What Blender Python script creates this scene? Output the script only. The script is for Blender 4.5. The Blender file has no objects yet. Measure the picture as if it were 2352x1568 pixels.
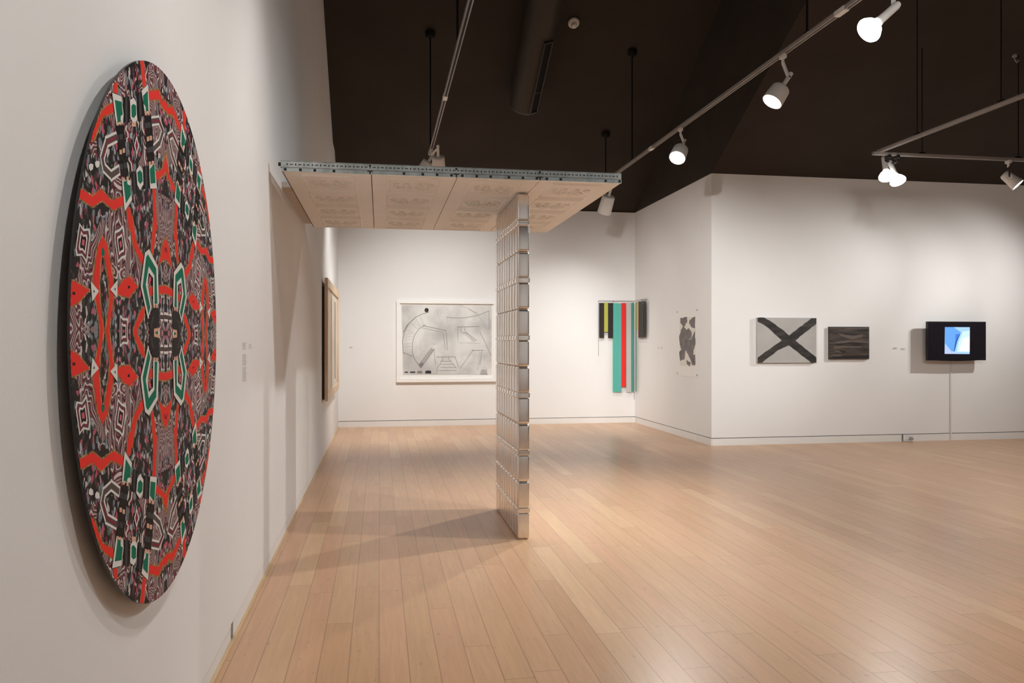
import bpy, math, random
from math import sin, cos, pi, radians, sqrt, atan2
from mathutils import Vector, Matrix
random.seed(7)
SC = bpy.context.scene
COL = SC.collection

# ------------------------------------------------------------------ camera model (2352 x 1568)
F = 1790.0; U0 = 1176.0; V0 = 790.0; CH = 1.5
YAW = math.atan(304.0 / F); CA, SA = cos(YAW), sin(YAW)

def ray(u, v):
    r = (u - U0) / F
    return Vector((r * CA + SA, CA - r * SA, (V0 - v) / F))
ORG = Vector((0, 0, CH))
def onX(u, v, X): d = ray(u, v); return ORG + d * (X / d.x)
def onY(u, v, Y): d = ray(u, v); return ORG + d * (Y / d.y)
def onZ(u, v, Z): d = ray(u, v); return ORG + d * ((Z - CH) / d.z)

# room numbers
XL = -0.737           # left wall face
YB = 14.35            # back wall face
XR = 4.83             # return wall face
YT = 10.85            # right hand wall face
HW = 4.02             # height of the white walls
SL, SR = 0.62, 0.55   # ceiling slopes
ZC = 7.0
def slopeL(Y): return min(ZC, HW + 0.03 + SL * (YB - Y))
def slopeR(Y): return min(ZC, HW + SR * (YT - Y))
def onSlope(u, v, off):
    d = ray(u, v); k = HW + 0.03 + off
    t = (k + SL * YB - CH) / (d.z + SL * d.y)
    return ORG + d * t
def onSlopeR(u, v, off):
    d = ray(u, v); t = (HW + off + SR * YT - CH) / (d.z + SR * d.y)
    return ORG + d * t

# ------------------------------------------------------------------ materials
def srgb(r, g, b):
    f = lambda c: (c / 255 / 12.92) if c / 255 <= .04045 else ((c / 255 + .055) / 1.055) ** 2.4
    return (f(r), f(g), f(b), 1)
def new_mat(name):
    m = bpy.data.materials.new(name); m.use_nodes = True
    n = m.node_tree; return m, n, n.nodes['Principled BSDF']
def mat(name, col, rough=.5, metal=0, emit=None, es=0, var=0, vscale=8, spec=.5, bump=0, bscale=60):
    m, n, b = new_mat(name)
    b.inputs['Base Color'].default_value = col
    b.inputs['Roughness'].default_value = rough
    b.inputs['Metallic'].default_value = metal
    b.inputs['Specular IOR Level'].default_value = spec
    if emit:
        b.inputs['Emission Color'].default_value = emit
        b.inputs['Emission Strength'].default_value = es
    if var or bump:
        tc = n.nodes.new('ShaderNodeTexCoord')
    if var:
        ns = n.nodes.new('ShaderNodeTexNoise'); ns.inputs['Scale'].default_value = vscale; ns.inputs['Detail'].default_value = 4
        n.links.new(tc.outputs['Object'], ns.inputs['Vector'])
        rp = n.nodes.new('ShaderNodeValToRGB')
        rp.color_ramp.elements[0].position = .3; rp.color_ramp.elements[1].position = .7
        rp.color_ramp.elements[0].color = tuple(c * (1 - var) for c in col[:3]) + (1,)
        rp.color_ramp.elements[1].color = tuple(min(1, c * (1 + var)) for c in col[:3]) + (1,)
        n.links.new(ns.outputs['Fac'], rp.inputs['Fac']); n.links.new(rp.outputs['Color'], b.inputs['Base Color'])
    if bump:
        n2 = n.nodes.new('ShaderNodeTexNoise'); n2.inputs['Scale'].default_value = bscale; n2.inputs['Detail'].default_value = 3
        n.links.new(tc.outputs['Object'], n2.inputs['Vector'])
        bp = n.nodes.new('ShaderNodeBump'); bp.inputs['Strength'].default_value = bump; bp.inputs['Distance'].default_value = .002
        n.links.new(n2.outputs['Fac'], bp.inputs['Height']); n.links.new(bp.outputs['Normal'], b.inputs['Normal'])
    return m

M = {}
M['wall'] = mat('wall_paint', (.80, .78, .765, 1), .85, spec=.25, var=.012, vscale=1.5, bump=.15, bscale=120)
M['base'] = mat('baseboard_paint', (.78, .755, .73, 1), .6, spec=.3, var=.02, vscale=3)
M['gap'] = mat('reveal_shadow_gap', (.10, .095, .09, 1), .9)
M['dark'] = mat('near_black', (.012, .011, .011, 1), .6)
M['ceil'] = mat('black_ceiling_paint', (.046, .037, .031, 1), .9, spec=.15, var=.12, vscale=1.2)
M['ductm'] = mat('black_duct_paint', (.052, .043, .036, 1), .5, spec=.3)
M['rod'] = mat('black_rod_paint', (.006, .005, .005, 1), .7, spec=.2)
M['steel'] = mat('galvanized_steel', (.62, .68, .68, 1), .33, 1, var=.22, vscale=14)
M['tin'] = mat('tin_plate', (.80, .775, .755, 1), .22, 1, var=.03, vscale=20)
M['lid'] = mat('tin_lid_plate', (.84, .81, .78, 1), .16, 1)
M['panel'] = mat('pressed_panel_cream', (.87, .85, .82, 1), .6, spec=.3, var=.02, vscale=4)
M['lightblock'] = mat('light_block_shade_tone', (.62, .57, .53, 1), .8, spec=.2, var=.05)  # tone picked to pass for shaded wall beside the canopy
M['panelseam'] = mat('panel_seam', (.16, .12, .09, 1), .8)
M['lampw'] = mat('white_lamp_enamel', (.78, .76, .74, 1), .45)
M['track'] = mat('pale_track_enamel', (.34, .31, .29, 1), .5, var=.05)
M['trackslot'] = mat('track_slot_dark', (.02, .018, .017, 1), .7)
M['lampk'] = mat('black_lamp_yoke', (.01, .01, .01, 1), .5)
M['lens'] = mat('lit_lamp_lens', (1, 1, 1, 1), .3, emit=(1, .97, .92, 1), es=22)
M['bulb'] = mat('lit_reflector_bulb', (1, 1, 1, 1), .2, emit=(1, .97, .92, 1), es=9)
M['frw'] = mat('white_frame_paint', (.84, .82, .79, 1), .45)
M['graph'] = mat('graphite_line', (.20, .19, .19, 1), .8)
M['graphl'] = mat('graphite_light', (.40, .39, .38, 1), .8)
M['charcoal'] = mat('charcoal_black', (.03, .028, .028, 1), .8)
M['mirror'] = mat('red_disc_rim', (.02, .02, .02, 1), .35)
M['tan'] = mat('print_tan', (.70, .40, .28, 1), .62, spec=.04)
M['pwhite'] = mat('print_white', (.74, .70, .66, 1), .62, spec=.04)
M['pred'] = mat('print_red', (.80, .045, .035, 1), .62, spec=.04)
M['pgreen'] = mat('print_green', (.012, .165, .095, 1), .62, spec=.04)
M['pblack'] = mat('print_black', (.016, .012, .011, 1), .5, spec=.04, var=.4, vscale=60)
M['pgrey'] = mat('print_grey', (.06, .06, .062, 1), .62, spec=.04)
M['pmaroon'] = mat('print_maroon', (.25, .03, .055, 1), .62, spec=.04)
M['pbrown'] = mat('print_brown', (.11, .08, .075, 1), .62, spec=.04)
M['ppink'] = mat('print_pink', (.62, .13, .19, 1), .62, spec=.04)
M['frwood'] = None

def wood(name, c1, c2, axis='Z', rough=.45):
    m, n, b = new_mat(name)
    tc = n.nodes.new('ShaderNodeTexCoord'); mp = n.nodes.new('ShaderNodeMapping')
    s = {'X': (1.2, 14, 14), 'Y': (14, 1.2, 14), 'Z': (14, 14, 1.2)}[axis]
    mp.inputs['Scale'].default_value = s
    ns = n.nodes.new('ShaderNodeTexNoise'); ns.inputs['Scale'].default_value = 3; ns.inputs['Detail'].default_value = 6
    rp = n.nodes.new('ShaderNodeValToRGB'); rp.color_ramp.elements[0].position = .32; rp.color_ramp.elements[1].position = .68
    rp.color_ramp.elements[0].color = c1; rp.color_ramp.elements[1].color = c2
    n.links.new(tc.outputs['Object'], mp.inputs['Vector']); n.links.new(mp.outputs['Vector'], ns.inputs['Vector'])
    n.links.new(ns.outputs['Fac'], rp.inputs['Fac']); n.links.new(rp.outputs['Color'], b.inputs['Base Color'])
    b.inputs['Roughness'].default_value = rough
    return m
M['frwood'] = wood('pale_pine', (.62, .42, .25, 1), (.74, .55, .36, 1), 'Z')
M['strip'] = wood('floor_edge_strip_wood', (.56, .38, .21, 1), (.66, .47, .28, 1), 'Y')

def floor_material():
    m, n, b = new_mat('maple_plank_floor')
    N, L = n.nodes, n.links
    tc = N.new('ShaderNodeTexCoord'); sp = N.new('ShaderNodeSeparateXYZ'); L.new(tc.outputs['Object'], sp.inputs[0])
    def mth(op, a, c=None, v=None):
        k = N.new('ShaderNodeMath'); k.operation = op
        for i, x in enumerate((a, c, v)):
            if x is None: continue
            if isinstance(x, (int, float)): k.inputs[i].default_value = x
            else: L.new(x, k.inputs[i])
        return k.outputs[0]
    W, LEN = .1385, 1.75
    xs = mth('DIVIDE', mth('ADD', sp.outputs['X'], .003), W)
    row = mth('FLOOR', xs); fx = mth('FRACT', xs)
    wn = N.new('ShaderNodeTexWhiteNoise'); wn.noise_dimensions = '1D'; L.new(row, wn.inputs['W'])
    yo = mth('ADD', mth('DIVIDE', sp.outputs['Y'], LEN), mth('MULTIPLY', wn.outputs['Value'], 7.31))
    brd = mth('FLOOR', yo); fy = mth('FRACT', yo)
    cb = N.new('ShaderNodeCombineXYZ'); L.new(row, cb.inputs[0]); L.new(brd, cb.inputs[1])
    w2 = N.new('ShaderNodeTexWhiteNoise'); w2.noise_dimensions = '3D'; L.new(cb.outputs[0], w2.inputs['Vector'])
    rp = N.new('ShaderNodeValToRGB'); e = rp.color_ramp.elements
    e[0].position = 0; e[0].color = (.545, .315, .175, 1); e[1].position = 1; e[1].color = (.655, .425, .245, 1)
    x = e.new(.4); x.color = (.60, .37, .21, 1); x = e.new(.75); x.color = (.60, .345, .205, 1)
    L.new(w2.outputs['Value'], rp.inputs['Fac'])
    # grain
    mp = N.new('ShaderNodeMapping'); mp.inputs['Scale'].default_value = (40, 2.4, 1)
    ad = N.new('ShaderNodeVectorMath'); ad.operation = 'ADD'
    sc = N.new('ShaderNodeVectorMath'); sc.operation = 'SCALE'; L.new(w2.outputs['Color'], sc.inputs[0]); sc.inputs['Scale'].default_value = 30
    L.new(tc.outputs['Object'], mp.inputs['Vector']); L.new(mp.outputs[0], ad.inputs[0]); L.new(sc.outputs[0], ad.inputs[1])
    ns = N.new('ShaderNodeTexNoise'); ns.inputs['Scale'].default_value = 1; ns.inputs['Detail'].default_value = 5; ns.inputs['Distortion'].default_value = .6
    L.new(ad.outputs[0], ns.inputs['Vector'])
    gr = N.new('ShaderNodeMapRange'); gr.inputs[1].default_value = .25; gr.inputs[2].default_value = .75; gr.inputs[3].default_value = .90; gr.inputs[4].default_value = 1.08
    L.new(ns.outputs['Fac'], gr.inputs[0])
    # small flecks
    n3 = N.new('ShaderNodeTexNoise'); n3.inputs['Scale'].default_value = 22; n3.inputs['Detail'].default_value = 3
    m3 = N.new('ShaderNodeMapping'); m3.inputs['Scale'].default_value = (1.6, .6, 1); L.new(tc.outputs['Object'], m3.inputs[0]); L.new(m3.outputs[0], n3.inputs['Vector'])
    fl = N.new('ShaderNodeMapRange'); fl.inputs[1].default_value = .64; fl.inputs[2].default_value = .74; fl.inputs[3].default_value = 1; fl.inputs[4].default_value = .78
    L.new(n3.outputs['Fac'], fl.inputs[0])
    # seams
    ex = mth('MULTIPLY', mth('MINIMUM', fx, mth('SUBTRACT', 1, fx)), W)
    ey = mth('MULTIPLY', mth('MINIMUM', fy, mth('SUBTRACT', 1, fy)), LEN)
    sm = N.new('ShaderNodeMapRange'); sm.inputs[1].default_value = .0007; sm.inputs[2].default_value = .0022; sm.inputs[3].default_value = .42; sm.inputs[4].default_value = 1
    L.new(mth('MINIMUM', ex, ey), sm.inputs[0])
    # seam darkness varies from seam to seam
    tot = mth('MULTIPLY', mth('MULTIPLY', gr.outputs[0], fl.outputs[0]), sm.outputs[0])
    mx = N.new('ShaderNodeVectorMath'); mx.operation = 'SCALE'; L.new(rp.outputs['Color'], mx.inputs[0]); L.new(tot, mx.inputs['Scale'])
    L.new(mx.outputs[0], b.inputs['Base Color'])
    b.inputs['Roughness'].default_value = .3
    b.inputs['Specular IOR Level'].default_value = .43
    n4 = N.new('ShaderNodeTexNoise'); n4.inputs['Scale'].default_value = 1; n4.inputs['Detail'].default_value = 2
    m4 = N.new('ShaderNodeMapping'); m4.inputs['Scale'].default_value = (30, 3, 1); L.new(tc.outputs['Object'], m4.inputs[0]); L.new(m4.outputs[0], n4.inputs['Vector'])
    bp = N.new('ShaderNodeBump'); bp.inputs['Strength'].default_value = .12; bp.inputs['Distance'].default_value = .003
    L.new(n4.outputs['Fac'], bp.inputs['Height']); L.new(bp.outputs[0], b.inputs['Normal'])
    return m
M['floor'] = floor_material()

def disc_material():
    m, n, b = new_mat('kaleidoscope_print')
    N, L = n.nodes, n.links
    tc = N.new('ShaderNodeTexCoord'); sp = N.new('ShaderNodeSeparateXYZ'); L.new(tc.outputs['Object'], sp.inputs[0])
    def mth(op, a, c=None):
        k = N.new('ShaderNodeMath'); k.operation = op
        for i, x in enumerate((a, c)):
            if x is None: continue
            if isinstance(x, (int, float)): k.inputs[i].default_value = x
            else: L.new(x, k.inputs[i])
        return k.outputs[0]
    ay = mth('ABSOLUTE', mth('SUBTRACT', mth('ABSOLUTE', sp.outputs['Y']), .47))
    az = mth('ABSOLUTE', sp.outputs['Z'])
    cb = N.new('ShaderNodeCombineXYZ'); L.new(ay, cb.inputs[0]); L.new(az, cb.inputs[1])
    def mapped(scale):
        mp = N.new('ShaderNodeMapping'); mp.inputs['Scale'].default_value = scale; L.new(cb.outputs[0], mp.inputs['Vector']); return mp.outputs[0]
    wz = N.new('ShaderNodeTexNoise'); wz.inputs['Scale'].default_value = 14; L.new(cb.outputs[0], wz.inputs['Vector'])
    wv = N.new('ShaderNodeVectorMath'); wv.operation = 'SCALE'; wv.inputs['Scale'].default_value = 2.2; L.new(wz.outputs['Color'], wv.inputs[0])
    wa = N.new('ShaderNodeVectorMath'); wa.operation = 'ADD'; L.new(mapped((84, 62, 1)), wa.inputs[0]); L.new(wv.outputs[0], wa.inputs[1])
    vo = N.new('ShaderNodeTexVoronoi'); vo.inputs['Scale'].default_value = 1; L.new(wa.outputs[0], vo.inputs['Vector'])
    sc = N.new('ShaderNodeSeparateColor'); L.new(vo.outputs['Color'], sc.inputs[0])
    rp = N.new('ShaderNodeValToRGB'); rp.color_ramp.interpolation = 'CONSTANT'; e = rp.color_ramp.elements
    e[0].position = 0; e[0].color = (.022, .018, .017, 1); e[1].position = .36; e[1].color = (.06, .05, .045, 1)
    for p, c in ((.46, (.20, .23, .26, 1)), (.58, (.50, .10, .15, 1)), (.66, (.024, .02, .018, 1)), (.79, (.58, .53, .5, 1)), (.87, (.17, .03, .055, 1)), (.92, (.10, .13, .10, 1)), (.95, (.40, .40, .42, 1))):
        x = e.new(p); x.color = c
    L.new(sc.outputs[0], rp.inputs['Fac'])
    # contour bands (wood-grain like)
    cn = N.new('ShaderNodeTexNoise'); cn.inputs['Scale'].default_value = 1; cn.inputs['Detail'].default_value = 1.5; cn.inputs['Distortion'].default_value = .5
    L.new(mapped((10, 6, 1)), cn.inputs['Vector'])
    fr = mth('FRACT', mth('MULTIPLY', cn.outputs['Fac'], 24))
    r2 = N.new('ShaderNodeValToRGB'); r2.color_ramp.interpolation = 'CONSTANT'; e = r2.color_ramp.elements
    e[0].position = 0; e[0].color = (.60, .55, .52, 1); e[1].position = .26; e[1].color = (.25, .035, .06, 1)
    for p, c in ((.42, (.03, .024, .022, 1)), (.64, (.45, .10, .15, 1)), (.72, (.10, .085, .08, 1))):
        x = e.new(p); x.color = c
    L.new(fr, r2.inputs['Fac'])
    mk = N.new('ShaderNodeTexNoise'); mk.inputs['Scale'].default_value = 4.6; mk.inputs['Detail'].default_value = 2; L.new(cb.outputs[0], mk.inputs['Vector'])
    st = mth('GREATER_THAN', mk.outputs['Fac'], .505)
    mx = N.new('ShaderNodeMix'); mx.data_type = 'RGBA'; L.new(st, mx.inputs[0]); L.new(rp.outputs[0], mx.inputs[6]); L.new(r2.outputs[0], mx.inputs[7])
    L.new(mx.outputs[2], b.inputs['Base Color'])
    b.inputs['Roughness'].default_value = .5; b.inputs['Specular IOR Level'].default_value = .04
    return m
M['disc'] = disc_material()
def glow_material():
    m, n, b = new_mat('print_orange_fringe')
    N, L = n.nodes, n.links
    tc = N.new('ShaderNodeTexCoord'); mp = N.new('ShaderNodeMapping'); mp.inputs['Scale'].default_value = (1, 60, 22)
    L.new(tc.outputs['Object'], mp.inputs[0])
    ns = N.new('ShaderNodeTexNoise'); ns.inputs['Scale'].default_value = 1.6; L.new(mp.outputs[0], ns.inputs['Vector'])
    rp = N.new('ShaderNodeValToRGB'); e = rp.color_ramp.elements
    e[0].position = .34; e[0].color = (.10, .075, .035, 1); e[1].position = .64; e[1].color = (.56, .27, .12, 1)
    x = e.new(.5); x.color = (.34, .17, .06, 1)
    L.new(ns.outputs['Fac'], rp.inputs['Fac']); L.new(rp.outputs[0], b.inputs['Base Color']); b.inputs['Roughness'].default_value = .5; b.inputs['Specular IOR Level'].default_value = .04
    return m
M['pglow'] = glow_material()

def noisy(name, c1, c2, scale, p0=.35, p1=.65, rough=.7, mscale=(1, 1, 1), detail=5):
    m, n, b = new_mat(name)
    N, L = n.nodes, n.links
    tc = N.new('ShaderNodeTexCoord'); mp = N.new('ShaderNodeMapping'); mp.inputs['Scale'].default_value = mscale
    ns = N.new('ShaderNodeTexNoise'); ns.inputs['Scale'].default_value = scale; ns.inputs['Detail'].default_value = detail
    rp = N.new('ShaderNodeValToRGB'); e = rp.color_ramp.elements
    e[0].position = p0; e[0].color = c1; e[1].position = p1; e[1].color = c2
    L.new(tc.outputs['Object'], mp.inputs[0]); L.new(mp.outputs[0], ns.inputs['Vector']); L.new(ns.outputs['Fac'], rp.inputs['Fac']); L.new(rp.outputs[0], b.inputs['Base Color'])
    b.inputs['Roughness'].default_value = rough
    return m
M['drawpaper'] = noisy('smudged_drawing_paper', (.42, .41, .40, 1), (.70, .685, .665, 1), 1.6, .34, .6)
M['canvas'] = noisy('grey_canvas', (.38, .365, .345, 1), (.43, .415, .395, 1), 3)
M['xblack'] = noisy('brushed_black_paint', (.012, .010, .009, 1), (.055, .045, .038, 1), 6, .4, .75, .5, (1, 1, 3))
M['darkpaint'] = noisy('streaky_dark_brown_paint', (.018, .012, .010, 1), (.12, .09, .07, 1), 2.2, .35, .78, .4, (1.2, 1, 14), 7)
M['stroke'] = mat('pale_brush_stroke', (.115, .09, .074, 1), .45)
M['stroked'] = mat('dark_brush_stroke', (.014, .010, .009, 1), .45)
M['printp'] = mat('print_sheet_paper', (.80, .78, .75, 1), .7)
M['printin'] = mat('print_image_ground', (.72, .68, .61, 1), .7)
M['blotch'] = noisy('grey_blotch_ink', (.13, .115, .11, 1), (.21, .19, .185, 1), 9)
M['pale'] = noisy('pale_translucent_panel', (.60, .50, .40, 1), (.70, .63, .54, 1), 2)
M['sblack'] = mat('strip_black', (.016, .009, .010, 1), .5)
M['syellow'] = mat('strip_yellow_green', (.42, .43, .06, 1), .5)
M['steal'] = mat('strip_teal', (.085, .42, .33, 1), .45)
M['steal2'] = mat('strip_teal_blue', (.10, .40, .36, 1), .45)
M['sred'] = mat('strip_red', (.75, .018, .012, 1), .5)
M['sgrey'] = mat('strip_pale_grey', (.50, .48, .46, 1), .5)
M['sgreen'] = mat('strip_dark_teal', (.07, .27, .21, 1), .5)
M['swhite'] = mat('strip_white', (.74, .73, .66, 1), .5)
M['sdkgreen'] = mat('strip_dark_green', (.025, .04, .03, 1), .5)
M['sdkred'] = mat('strip_dark_red', (.10, .008, .016, 1), .5)
M['tv'] = mat('tv_black_plastic', (.008, .007, .010, 1), .28, spec=.4)
M['scr'] = mat('tv_dark_screen_glass', (.009, .007, .012, 1), .2, spec=.4)
def emis(n, c, s): return mat(n, (.02, .02, .02, 1), .4, emit=c, es=s)
M['e_pale'] = emis('screen_pale_blue', srgb(170, 215, 255), 1.0)
M['e_blue'] = emis('screen_mid_blue', srgb(100, 168, 250), 1.0)
M['e_deep'] = emis('screen_deep_blue', srgb(60, 130, 225), 1.0)
M['e_dark'] = emis('screen_dark_line', srgb(25, 85, 165), 1.0)
M['e_white'] = emis('screen_white', srgb(245, 255, 245), 1.25)
M['e_cyan'] = emis('screen_pale_cyan', srgb(205, 238, 250), 1.05)
M['e_lilac'] = emis('screen_lilac', srgb(190, 205, 255), 1.0)
M['plastic'] = mat('white_plastic', (.72, .70, .67, 1), .4)
M['cardw'] = mat('label_card', (.76, .745, .72, 1), .7)
M['txt'] = mat('vinyl_text_grey', (.40, .385, .37, 1), .7)

# ------------------------------------------------------------------ mesh builder
class MB:
    def __init__(s): s.v = []; s.f = []; s.mi = []; s.sm = []
    def add(s, vs, fs, m=0, smooth=False):
        o = len(s.v); s.v += [tuple(x) for x in vs]
        for f in fs: s.f.append(tuple(i + o for i in f)); s.mi.append(m); s.sm.append(smooth)
    def box(s, a, b, m=0):
        (x0, y0, z0), (x1, y1, z1) = a, b
        vs = [(x0, y0, z0), (x1, y0, z0), (x1, y1, z0), (x0, y1, z0), (x0, y0, z1), (x1, y0, z1), (x1, y1, z1), (x0, y1, z1)]
        s.add(vs, [(0, 3, 2, 1), (4, 5, 6, 7), (0, 1, 5, 4), (1, 2, 6, 5), (2, 3, 7, 6), (3, 0, 4, 7)], m)
    def obox(s, c, ax, ay, az, m=0):
        c, ax, ay, az = map(Vector, (c, ax, ay, az))
        vs = [c + i * ax + j * ay + k * az for k in (-1, 1) for i, j in ((-1, -1), (1, -1), (1, 1), (-1, 1))]
        s.add(vs, [(0, 3, 2, 1), (4, 5, 6, 7), (0, 1, 5, 4), (1, 2, 6, 5), (2, 3, 7, 6), (3, 0, 4, 7)], m)
    def tube(s, pts, r, n=8, m=0, cap=True, smooth=True):
        pts = [Vector(p) for p in pts]; rs = r if isinstance(r, (list, tuple)) else [r] * len(pts)
        vs = []; fs = []; ref = None
        for i, p in enumerate(pts):
            d = (pts[min(i + 1, len(pts) - 1)] - pts[max(i - 1, 0)]).normalized()
            if ref is None:
                ref = Vector((0, 0, 1)) if abs(d.z) < .9 else Vector((1, 0, 0))
            x = (ref - d * ref.dot(d)).normalized(); y = d.cross(x); ref = x
            vs += [p + (x * cos(2 * pi * k / n) + y * sin(2 * pi * k / n)) * rs[i] for k in range(n)]
        for i in range(len(pts) - 1):
            for k in range(n):
                a = i * n + k; b2 = i * n + (k + 1) % n
                fs.append((a, b2, b2 + n, a + n))
        s.add(vs, fs, m, smooth)
        if cap:
            s.add(vs[:n], [tuple(reversed(range(n)))], m); s.add(vs[-n:], [tuple(range(n))], m)
    def lathe(s, base, axis, prof, n=24, m=0, smooth=True):
        # prof: (distance along axis, radius)
        base = Vector(base); d = Vector(axis).normalized()
        ref = Vector((0, 0, 1)) if abs(d.z) < .9 else Vector((1, 0, 0))
        x = (ref - d * ref.dot(d)).normalized(); y = d.cross(x)
        vs = []
        for h, r in prof: vs += [base + d * h + (x * cos(2 * pi * k / n) + y * sin(2 * pi * k / n)) * r for k in range(n)]
        fs = []
        for i in range(len(prof) - 1):
            for k in range(n):
                a = i * n + k; b2 = i * n + (k + 1) % n
                fs.append((a, b2, b2 + n, a + n))
        s.add(vs, fs, m, smooth)
        if prof[0][1] > 1e-4: s.add(vs[:n], [tuple(reversed(range(n)))], m)
        if prof[-1][1] > 1e-4: s.add(vs[-n:], [tuple(range(n))], m)
    def build(s, name, mats, parent=None, origin=None):
        me = bpy.data.meshes.new(name)
        o0 = Vector(origin) if origin is not None else (wloc(parent) if parent else Vector((0, 0, 0)))
        me.from_pydata([tuple(Vector(v) - o0) for v in s.v], [], s.f)
        for mm in (mats if isinstance(mats, (list, tuple)) else [mats]): me.materials.append(mm)
        for p, i, sm in zip(me.polygons, s.mi, s.sm): p.material_index = i; p.use_smooth = sm
        me.update()
        o = bpy.data.objects.new(name, me); COL.objects.link(o)
        if parent:
            o.parent = parent; o.location = o0 - wloc(parent)
        else: o.location = o0
        return o
def wloc(o):
    p = Vector((0, 0, 0))
    while o: p = p + Vector(o.location); o = o.parent
    return p
def tag(o, label, cat, group=None):
    o['label'] = label; o['category'] = cat
    if group: o['group'] = group
    return o
def thing(name, loc, label, cat, group=None):
    o = bpy.data.objects.new(name, None); COL.objects.link(o); o.location = loc; o.empty_display_size = .1
    return tag(o, label, cat, group)
def struct(name, mb, mats):
    o = mb.build(name, mats); o['kind'] = 'structure'; return o

class Flat:
    """flat marks on a plane: maps points of the plane, clips, stacks thin layers along the normal"""
    def __init__(s, mp, normal, clip=None, mirrors=None, step=.0005):
        s.n_ = 0; s.mb = MB(); s.mp = mp; s.n = Vector(normal); s.clip = clip; s.mir = mirrors; s.step = step
    def poly(s, pts, layer, m):
        P = [s.mp(*p) for p in pts]
        s.wpoly(P, layer, m)
    def wpoly(s, P, layer, m):
        if s.clip: P = s.clip(P)
        if len(P) < 3: return
        s.n_ += 1; layer = layer + s.n_ * .012
        for fn in (s.mir or [lambda p: p]):
            Q = [fn(Vector(p)) + s.n * (s.step * layer) for p in P]
            nn = Vector((0, 0, 0))
            for i in range(len(Q)): nn += (Q[i] - Q[0]).cross(Q[(i + 1) % len(Q)] - Q[0])
            if nn.dot(s.n) < 0: Q.reverse()
            s.mb.add(Q, [tuple(range(len(Q)))], m)
    def line(s, pts, w, layer, m, closed=False):
        P = [s.mp(*p) for p in pts]
        k = len(P) - (0 if closed else 1)
        for i in range(k):
            a, b = P[i], P[(i + 1) % len(P)]
            d = (b - a)
            if d.length < 1e-5: continue
            d.normalize(); sd = s.n.cross(d) * (w / 2); e = d * (w * .35)
            s.wpoly([a - e - sd, b + e - sd, b + e + sd, a - e + sd], layer, m)

def clip_half(P, f):
    out = []
    for i in range(len(P)):
        a, b = P[i], P[(i + 1) % len(P)]; fa, fb = f(a), f(b)
        if fa >= 0: out.append(a)
        if (fa >= 0) != (fb >= 0): out.append(a + (b - a) * (fa / (fa - fb)))
    return out

# ------------------------------------------------------------------ the setting
b = MB(); b.box((XL - .2, -5, -.1), (13, YB + .2, 0)); struct('floor', b, M['floor'])
GZ0, GZ1 = .103, .113   # reveal groove over the baseboards
def wall_prism(name, pts, ext, m):
    mb = MB(); P = [Vector(p) for p in pts]; e = Vector(ext); n = len(P)
    vs = P + [p + e for p in P]
    fs = [tuple(range(n)), tuple(reversed(range(n, 2 * n)))] + [(i, i + n, (i + 1) % n + n, (i + 1) % n) for i in range(n)]
    mb.add(vs, fs); return struct(name, mb, m)
# left wall: lower white board, upper board set 2 cm back, both following the sloped roof
lz = 4.72
ycut = YB - (lz - slopeL(YB)) / SL
yflat = YB - (ZC - slopeL(YB)) / SL
wall_prism('wall_left', [(XL, -5, .09), (XL, YB, .09), (XL, YB, slopeL(YB)), (XL, ycut, lz), (XL, -5, lz)], (-.2, 0, 0), M['wall'])
wall_prism('wall_left_upper', [(XL - .02, -5, lz), (XL - .02, ycut, lz), (XL - .02, yflat, ZC), (XL - .02, -5, ZC)], (-.18, 0, 0), M['wall'])
mb = MB(); yj = onX(533, 1462, XL).y
mb.box((XL - .2, -5, 0), (XL - .001, yj - .028, .072)); mb.box((XL - .2, -5, .076), (XL, yj - .028, .09))
mb.box((XL - .2, yj + .028, 0), (XL, YB, .0885))
struct('baseboard_left', mb, M['base'])
mb = MB(); mb.box((XL - .2, yj - .03, 0), (XL - .02, yj + .03, .092)); mb.box((XL - .2, -5, .07), (XL - .012, yj - .02, .078)); struct('trim_1', mb, M['dark'])
mb = MB(); mb.box((XL, -5, 0), (XL + .016, YB - .012, .012)); struct('trim_2', mb, M['strip'])
# back wall
wall_prism('wall_back', [(XL - .2, YB, GZ1), (XR, YB, GZ1), (XR, YB, HW), (XL - .2, YB, HW)], (0, .2, 0), M['wall'])
mb = MB(); mb.box((XL, YB - .002, 0), (XR, YB + .2, GZ0)); struct('baseboard_back', mb, M['base'])
mb = MB(); mb.box((XL, YB + .012, GZ0 - .01), (XR, YB + .19, GZ1 + .01)); struct('trim_3', mb, M['gap'])
# return wall and right hand wall
wall_prism('wall_return', [(XR, YT + .25, GZ1), (XR, YB + .2, GZ1), (XR, YB + .2, HW), (XR, YT + .25, HW)], (.25, 0, 0), M['wall'])
wall_prism('wall_right', [(XR, YT, GZ1), (13, YT, GZ1), (13, YT, HW), (XR, YT, HW)], (0, .25, 0), M['wall'])
yr = onX(1602, 1000, XR).y
mb = MB(); mb.box((XR - .002, YT + .01, 0), (XR + .2, yr - .012, GZ0)); mb.box((XR - .002, yr + .012, 0), (XR + .2, YB - .002, GZ0))
struct('baseboard_return', mb, M['base'])
xg = onY(2073, 1007, YT).x
mb = MB(); mb.box((XR + .012, YT - .002, 0), (xg - .014, YT + .2, GZ0)); mb.box((xg + .014, YT - .002, 0), (13, YT + .2, GZ0))
struct('baseboard_right', mb, M['base'])
mb = MB(); mb.box((XR + .015, YT + .015, 0), (XR + .2, YB, GZ1 + .01)); mb.box((XR + .015, YT + .015, 0), (13, YT + .19, GZ1 + .01)); struct('trim_4', mb, M['gap'])
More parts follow.
